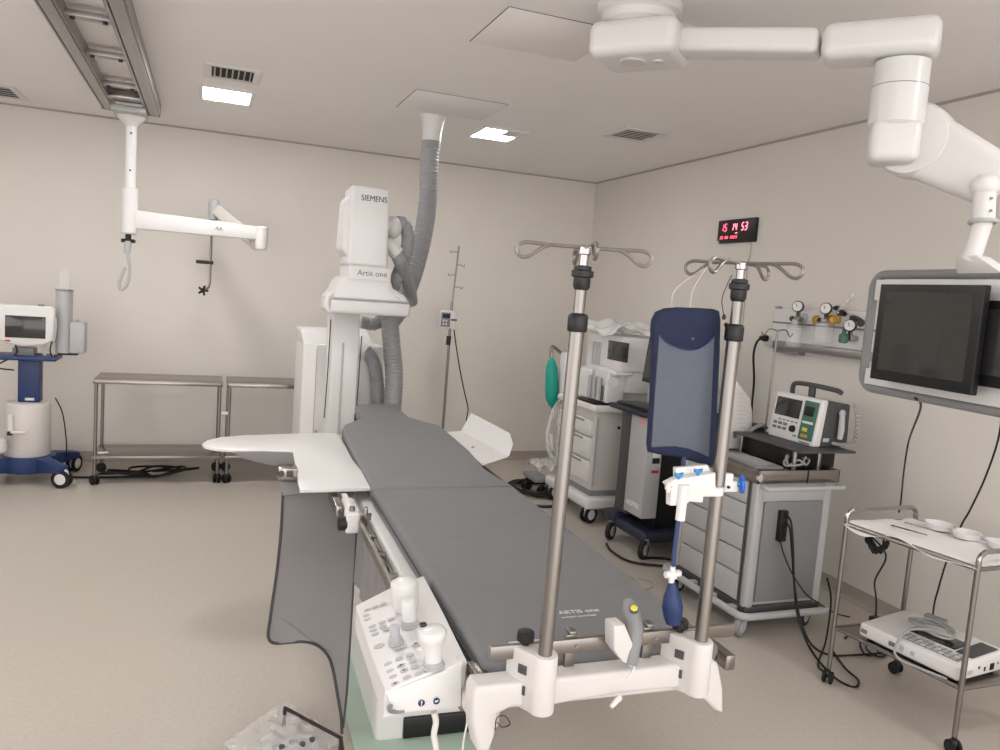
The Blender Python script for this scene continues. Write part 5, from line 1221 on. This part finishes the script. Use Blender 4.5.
b = B().cyl(hw(857, 320, .1), hw(861, 323, .16), .022, n=14).cyl(hw(855, 318, .1), hw(852, 318, .14), .016, n=12); b.obj('side_valve', 'black', t3_)
t = thing('flowmeter', 'brass and black valve cluster with a clear slanting tube on the gas panel', 'flowmeter', hw(836, 312, .1))
b = B().box(hw(834, 319, .08), (.05, .07, .05), .01).cyl(hw(834, 320, .05), hw(834, 320, .1), .02, n=12); b.obj('valve_body', 'amber', t)
b = B().lathe(hw(837, 308, .11), [(.012, -.02), (.016, 0), (.012, .02)], (0, 1, 0), 10).lathe(hw(843, 313, .12), [(.014, -.02), (.018, 0), (.014, .02)], (0, 1, .4), 10); b.obj('knob', 'black', t)
b = B().cyl(hw(839, 310, .11), hw(855, 293, .10), .008, n=10).cyl(hw(839, 310, .11), hw(843, 306, .108), .013, n=10); b.obj('slant_tube', 'film', t)
b = B().ball(hw(840, 313, .11), (.02, .02, .02), 12); b.obj('joint', 'chrome', t)
for x0, x1, lb in ((814, 833, 'left'), (833, 841, 'right')): pass
b = B(); n = 16; p = hw(824, 332, .10)
b.lathe(V((p.x, p.y, hw(824, 343, .10).z)), [(.05, 0), (.055, .01), (.055, .12), (.045, .13), (.02, .135)], n=24); t = thing('humidifier_bottle', 'clear bottle hanging under the brass outlet on the gas panel', 'bottle', p); b.obj('bottle', 'clear', t)
B().lathe(V((p.x, p.y, hw(824, 343, .10).z+.13)), [(.025, 0), (.025, .02), (.012, .025), (.012, .05)], n=16).obj('cap', 'lgrey', t)

# wall plug and cable
t = wplug = thing('wall_plug', 'black plug in a small wall socket at the left end of the gas panel', 'plug', hw(771, 339, .0))
p = hw(770, 340, .0); B().lo((XW-.02, p.y-.05, p.z-.04), (XW-.001, p.y+.05, p.z+.045), .006).obj('socket_box', 'white', t)
b = B().lathe((XW-.02, p.y+.005, p.z+.01), [(.022, 0), (.024, .02), (.016, .05), (.008, .06)], (-1, .2, 0), 14); b.obj('plug', 'black', t)
cord('power_cord', [(XW-.075, p.y+.017, p.z+.01), ax(763, 337, XW-.12), ax(757, 342, XW-.12), ax(753.5, 355, XW-.1), ax(754, 380, XW-.06), ax(752, 405, XW-.05), ax(751, 430, XW-.05), ax(750, 470, XW-.05)], .008, 'cable', 'black cord drooping from the wall plug down behind the grey cart', parent=wplug)

# ================================================================== CLOCK
t = clock = thing('digital_clock', 'black digital wall clock with glowing red digits', 'clock', ax(736, 231, XW))
k0, k2 = ax(719, 219.5, XW-.03), ax(753.5, 241.5, XW-.03); kz0, kz1 = (ax(754, 241.5, XW-.03).z+ax(718, 243.5, XW-.03).z)/2, (ax(755, 217.5, XW-.03).z+ax(719, 220.5, XW-.03).z)/2
ky0, ky1 = k2.y, k0.y
b = B().lo((XW-.03, ky0, kz0), (XW-.001, ky1, kz1), .004); cl_ = b.obj('case', 'black', t)
B().lo((XW-.032, ky0+.012, kz0+.01), (XW-.0295, ky1-.012, kz1-.01), .001).obj('face', 'black', cl_)
B().lo((XW-.034, ky1-.03, kz0-.004), (XW-.028, ky1-.008, kz0+.018), .001).obj('sticker', 'warm', cl_)
SEG = {'0': 'abcdef', '1': 'bc', '2': 'abged', '3': 'abgcd', '4': 'fgbc', '5': 'afgcd', '6': 'afgedc', '7': 'abc', '8': 'abcdefg', '9': 'abcdfg'}
def digit(ch, u, z, w, h, th, m_, name):
    b = B(); S_ = {'a': (0, h, 1), 'g': (0, 0, 1), 'd': (0, -h, 1), 'f': (-w, h/2, 0), 'b': (w, h/2, 0), 'e': (-w, -h/2, 0), 'c': (w, -h/2, 0)}
    for s_ in SEG[ch]:
        dx, dz, hor = S_[s_]; yy = u-dx-.12*dz
        if hor: b.lo((XW-.0335, yy-w*.8, z+dz-th), (XW-.0318, yy+w*.8, z+dz+th))
        else: b.prism([(XW-.0335, yy-th, z+dz-h*.4), (XW-.0335, yy+th, z+dz-h*.4), (XW-.0335, yy+th-.1*h, z+dz+h*.4), (XW-.0335, yy-th-.1*h, z+dz+h*.4)], (.0017, 0, 0))
    return b.obj(name, m_, cl_)
W_ = ky1-ky0; zc_ = kz0+(kz1-kz0)*.67
for i, ch in enumerate('151453'):
    u = ky1-W_*(.135+.09*(i % 2)+.275*(i//2)); digit(ch, u, zc_, .0105, .026, .0036, 'ledp' if i > 1 else 'led', 'digit')
for i, ch in enumerate('26082023'):
    if i in (1,): pass
    u = ky1-W_*(.11+.048*i+.04*(i > 1)+.05*(i > 3)); digit(ch, u, kz0+(kz1-kz0)*.24, .0045, .0085, .0018, 'led', 'small_digit')
B().lo((XW-.0335, ky1-W_*.56, kz0+(kz1-kz0)*.39), (XW-.032, ky1-W_*.50, kz0+(kz1-kz0)*.42)).obj('indicator', 'ledp', cl_)
cord('clock_wire', [(XW-.012, ky0+.045, kz0), (XW-.008, ky0+.05, kz0-.1), ax(748, 262, XW-.006), ax(746, 285, XW-.006), ax(743, 320, XW-.006), ax(740, 350, XW-.006)], .0025, 'gcable', 'thin grey wire running down the wall from the digital clock', 'wire', clock)

# ================================================================== STEEL TROLLEY (right)
t = thing('steel_trolley', 'two-shelf stainless trolley by the right wall, holding paper and a recorder', 'trolley', (2.93, 2.36, 0)); F0 = fr(t)
A_, B_, C_ = V((2.715, 2.645, 0)), V((2.79, 2.06, 0)), V((3.13, 2.65, 0)); D_ = B_+(C_-A_)
zt_ = .775; zl = .26
def tq(a, c, z): p = A_+(B_-A_)*a+(C_-A_)*c; return V((p.x, p.y, z))
b = B(); b.prism([tq(0, 0, zt_-.035), tq(1, 0, zt_-.035), tq(1, 1, zt_-.035), tq(0, 1, zt_-.035)], (0, 0, .006)); 
for (a0, c0, a1, c1) in ((0, 0, 1, 0), (1, 0, 1, 1), (1, 1, 0, 1), (0, 1, 0, 0)): b.sweep([tq(a0, c0, zt_-.03), tq(a1, c1, zt_-.03)], .011, 8)
b.obj('top_shelf', 'steel2', t)
b = B(); b.prism([tq(0, 0, zl), tq(1, 0, zl), tq(1, 1, zl), tq(0, 1, zl)], (0, 0, .006))
for (a0, c0, a1, c1) in ((0, 0, 1, 0), (1, 0, 1, 1), (1, 1, 0, 1), (0, 1, 0, 0)): b.sweep([tq(a0, c0, zl+.004), tq(a1, c1, zl+.004)], .009, 8)
b.obj('lower_shelf', 'steel2', t)
for a in (0, 1):
    for c in (0, 1):
        p = tq(a, c, 0); lg = B().cyl(V((p.x, p.y, .07)), V((p.x, p.y, zt_-.0)), .0105, n=14).obj('leg', 'steel', t)
        castor(t, p.x-2.93, p.y-2.36, .028, .02, R(30+50*a+70*c), 'black', 'rubber', True, .08, F0, 'black')
    e0, e1 = tq(a, 0, zt_), tq(a, 1, zt_)
    b = B().tube([e0+V((0, 0, -.02)), e0+V((0, 0, .012)), e0.lerp(e1, .05)+V((0, 0, .03)), e0.lerp(e1, .12)+V((0, 0, .036)), e0.lerp(e1, .5)+V((0, 0, .036)), e0.lerp(e1, .88)+V((0, 0, .036)), e0.lerp(e1, .95)+V((0, 0, .03)), e1+V((0, 0, .012)), e1+V((0, 0, -.02))], .0105, 10); b.obj('end_rail', 'chrome', t)
# paper cover
b = B(); n = 20; vs = []; rnd = random.Random(12)
for j in range(n+1):
    for i in range(n+1):
        a = -.01+1.02*i/n; c = -.03+1.0*j/n; z = zt_-.018+.004*math.sin(i*.8+j*.3)*math.sin(j*.5)+.002*rnd.random()
        if j <= 1: z -= .012+.012*math.sin(i*.6)*(1 if j == 0 else .4) - .01
        if j == 0: z -= .012*(1+math.sin(i*.45))
        vs.append(tq(a, c, z))
b.raw(vs, [[j*(n+1)+i, j*(n+1)+i+1, (j+1)*(n+1)+i+1, (j+1)*(n+1)+i] for j in range(n) for i in range(n)])
o = b.obj('paper_cover', 'paper', None, ang=60); tag(o, 'white paper sheet covering the top of the steel trolley', 'paper sheet')
for a, c, lb in ((.30, .80, 'white plastic tray at the far end of the paper-covered trolley, first of four'), (.52, .78, 'white plastic tray second from the far end of the paper-covered trolley'), (.76, .80, 'white plastic tray third from the far end of the paper-covered trolley'), (.95, .80, 'white plastic tray nearest the right photo edge on the paper-covered trolley')):
    p = tq(a, c, zt_-.01); t_ = thing('plastic_tray', lb, 'tray', p, math.atan2((B_-A_).y, (B_-A_).x), group=None); F_ = fr(t_)
    b = B(F_); k = 16; pr0 = [(.062*math.cos(2*PI*i/k)*(1-.12*abs(math.sin(4*PI*i/k))), .052*math.sin(2*PI*i/k)) for i in range(k)]
    rings = [(.86, 0), (1.0, .022), (1.06, .024), (1.06, .027), (.97, .026), (.84, .004)]
    vs = [(x*s_, y*s_, z) for s_, z in rings for x, y in pr0]; fs = [[r*k+i, r*k+(i+1) % k, (r+1)*k+(i+1) % k, (r+1)*k+i] for r in range(len(rings)-1) for i in range(k)]+[list(range(k))[::-1], [(len(rings)-1)*k+i for i in range(k)]]
    b.raw(vs, fs); b.obj('dish', 'white', t_); B(F_).lo((.06, -.008, .022), (.076, .008, .028), .002).obj('tab', 'lgrey', t_)
p0 = tq(.18, .35, zt_-.005)
for k, lb in enumerate(('thin grey instrument lying far left on the paper-covered trolley', 'thin dark instrument lying beside the first one on the paper-covered trolley')):
    q0, q1 = tq(.16+.05*k, .30+.28*(1-k), zt_-.004), tq(.38+.07*k, .36+.26*(1-k), zt_-.004)
    b = B().sweep([q0, q0.lerp(q1, .4), q1], [.003, .0035, .002], 8).ring(q0, .008, .002); o = b.obj('instrument', 'grey' if k == 0 else 'dgrey'); tag(o, lb, 'instrument')
# recorder on lower shelf
t = thing('ecg_recorder', 'white electrocardiograph recorder with keypad on the lower trolley shelf', 'recorder', tq(.55, .4, zl+.006), math.atan2((B_-A_).y, (B_-A_).x)); F_ = fr(t)
Lr, Wr, Hr = .225, .155, .098
b = B(F_).hexa([(-Lr, -Wr, .012), (Lr, -Wr, .012), (Lr, Wr, .012), (-Lr, Wr, .012), (-Lr+.0, -Wr+.0, Hr*.72), (Lr, -Wr, Hr*.8), (Lr, Wr, Hr*1.0), (-Lr, Wr, Hr*.95)], .012, 3); rc = b.obj('body', 'white', t)
for sx in (-1, 1):
    for sy in (-1, 1): B(F_).cyl((sx*.19, sy*.12, 0), (sx*.19, sy*.12, .016), .012, n=10).obj('foot', 'rubber', rc)
def rt(x, y, e=0): return (x, y, Hr*(.76+.04*x/Lr+.115*(y+Wr)/Wr*1.0)+e-.004)
def rpatch(x0, x1, y0, y1, nm, m_, h=.006): b = B(F_); b.hexa([rt(x0, y0), rt(x1, y0), rt(x1, y1), rt(x0, y1), rt(x0, y0, h), rt(x1, y0, h), rt(x1, y1, h), rt(x0, y1, h)], .001); return b.obj(nm, m_, rc)
rpatch(-.05, .20, -.13, -.06, 'keypad', 'grey'); rpatch(-.08, .13, -.04, .06, 'display', 'screen'); rpatch(.14, .21, -.05, .12, 'printer_cover', 'dgrey')
for i in range(9):
    for j in range(3): rpatch(-.042+.026*i, -.024+.026*i, -.124+.022*j, -.11+.022*j, 'key', 'lgrey' if (i+j) % 3 else 'wink', .009)
for x0, z0, w_, h_ in ((-.08, .03, .03, .02), (-.03, .03, .02, .022), (.02, .032, .018, .018)): B(F_).lo((x0, -Wr-.001, z0), (x0+w_, -Wr+.004, z0+h_), .0008).obj('port_label', 'gink' if x0 < -.05 else 'button', rc)
B(F_).lo((-.215, -Wr-.001, .03), (-.185, -Wr+.004, .048), .0008).obj('brand_mark', 'gink', rc)
for y0, z0, w_, h_, m_ in ((-.10, .03, .035, .02, 'button'), (-.03, .045, .012, .012, 'black'), (.01, .03, .012, .018, 'black'), (.05, .028, .03, .028, 'black'), (.10, .045, .01, .01, 'gink')): B(F_).lo((Lr-.004, y0, z0), (Lr+.001, y0+w_, z0+h_), .0008).obj('socket', m_, rc)
b = B(F_); pts = []
for k in range(60): a_ = k*.52; r_ = .062+.012*math.sin(k*.7); pts.append((.0+1.35*r_*math.cos(a_), .0+.85*r_*math.sin(a_), Hr+.018+.016*(k/60)+.006*math.sin(k)))
pts += [(-.02, -.12, Hr+.02), (-.03, -.18, .05), (.0, -.2, .015), (.10, -.19, .012), (.19, -.17, .012)]
t = thing('electrode_cable', 'grey coiled electrode cable with grey block lying on the white recorder', 'cable', tq(.55, .4, zl+Hr)); b.tube(pts, .0055, 6, sub=4).obj('cable', 'gcable', t)
B(F_).box((-.02, .055, Hr+.045), (.09, .035, .018), .006, rz=.15).obj('junction_block', 'grey', t)
# cords from the monitors and trolley
zS = 2.9
cord('monitor_cord', [onm(915, 398, -.06), onm(914, 410, -.10)+V((.1, .06, 0)), ax(909, 440, 3.22), ax(904, 470, 3.22), ax(901, 500, 3.18), ax(899, 512, 3.08)], .0045, 'cable', 'thin black cord hanging from the monitor frame to the far end of the trolley', parent=boom)
cord('monitor_cord', [ax(1003, 405, 3.05), ax(998, 440, 3.2), ax(985, 478, 3.25), ax(970, 510, 3.25), ax(961, 526, 3.25), ax(947, 560, 3.25), ax(938, 590, 3.25), ax(934, 606, 3.25), ax(930, 640, 3.25)], .0045, 'cable', 'thin black cord crossing the right wall and passing behind the trolley', parent=boom)
b = B(); pts = []
for k in range(24): a_ = PI+PI*(.5-.5*math.cos(k*1.3)); pts.append(tq(.20+.075*math.cos(a_)+.004*(k % 4), .08+.03*(k % 3), zt_-.05+.075*math.sin(a_)*(1 if k else 1)))
o = b.tube(pts, .0045, 6, sub=5).obj('cable_coil', 'cable'); tag(o, 'bundle of black cord hanging under the far left edge of the trolley top', 'cord')
t = thing('power_adapter', 'black power adapter with trailing cord at the far end of the lower trolley shelf', 'adapter', ax(876, 622, 2.95))
B().tube([tq(.13, .1, zt_-.05), ax(886, 555, 2.85), ax(875, 580, 2.9), ax(876, 597, 2.9), ax(876, 612, 2.95), ax(874, 622, 2.95)], .004, 6).obj('cord', 'cable', t)
B().box(ax(876, 622, 2.95)+V((0, 0, -.02)), (.05, .05, .09), .008).obj('body', 'black', t)

# ================================================================== WRAPPED ITEM at bottom left
t = thing('wrapped_frame', 'metal-edged item wrapped in clear plastic on the floor at the bottom edge', 'wrapped item', az(310, 740, .03))
f0_, f1_ = az(285, 708, .07), az(341, 738, .07); f2_ = az(344, 762, .06); f3_ = az(262, 775, .14)
b = B().sweep([f0_, f1_], .0065, 8).ball(f1_, .007, 8).sweep([f1_, f2_], .0065, 8).ball(f0_, .007, 8); b.obj('metal_edge', 'bolt', t)
for q in (f0_, f1_): B().cyl(V((q.x, q.y, 0)), q, .007, n=8).obj('frame_leg', 'bolt', t)
b = B(); n, m = 36, 24; rnd = random.Random(21); c0_, c1_, c2_, c3_ = az(222, 748, 0), az(284, 706, 0), az(343, 742, 0), az(270, 800, 0)
vs = []
for j in range(m+1):
    for i in range(n+1):
        u, v_ = i/n, j/m; p = (c0_*(1-u)+c1_*u)*(1-v_)+(c3_*(1-u)+c2_*u)*v_
        bump = math.sin(PI*u)**.6*math.sin(PI*min(1, v_+.02))**.5 if 0 < v_ < 1 else 0
        z = .012+(.03+.055*u)*bump*(.78+.14*math.sin(i*.5+j*.7)+.10*math.sin(i*1.1-j*.6))+.008*bump*rnd.random()
        vs.append((p.x+.01*rnd.random(), p.y+.01*rnd.random(), z))
b.raw(vs, [[j*(n+1)+i, j*(n+1)+i+1, (j+1)*(n+1)+i+1, (j+1)*(n+1)+i] for j in range(m) for i in range(n)])
b.obj('plastic_wrap', 'film', t, ang=180)
b = B(); cc = az(296, 742, .05)
b.box(cc-V((0, 0, .02)), (.13, .08, .04), .012, rz=.6).box(cc+V((-.09, .02, -.02)), (.05, .05, .04), .012, rz=.2); b.obj('inner_parts', 'lgrey', t)
b = B()
for k in range(4): b.lathe(cc+V((-.05+.035*k, -.02+.02*(k % 2), -.004)), [(.01, 0), (.01, .01)], n=10)
b.obj('inner_caps', 'dgrey', t)

# ------------------------------------------------------------------ groups of repeated things
GR = dict(ceiling_light='square ceiling light panels', ceiling_vent='slatted ceiling air vents', access_panel='square ceiling access panels',
          instrument_table='stainless steel wheeled tables along the far wall', drip_pole='telescopic drip poles on the foot rail', plastic_tray='white plastic trays on the paper-covered trolley',
          flow_regulator='round gauges on the gas panel', lead_curtain='grey lead curtains under the table edge', instrument='thin instruments on the paper-covered trolley')
for o in list(COL.objects):
    n_ = o.name.split('.')[0]
    if o.parent is None and n_ in GR: o['group'] = GR[n_]
    if o.parent is None and n_ == 'monitor' and 'boom' in o['label'] or o.parent is None and n_ == 'monitor' and 'cut off' in o['label']: o['group'] = 'monitors on the ceiling boom'
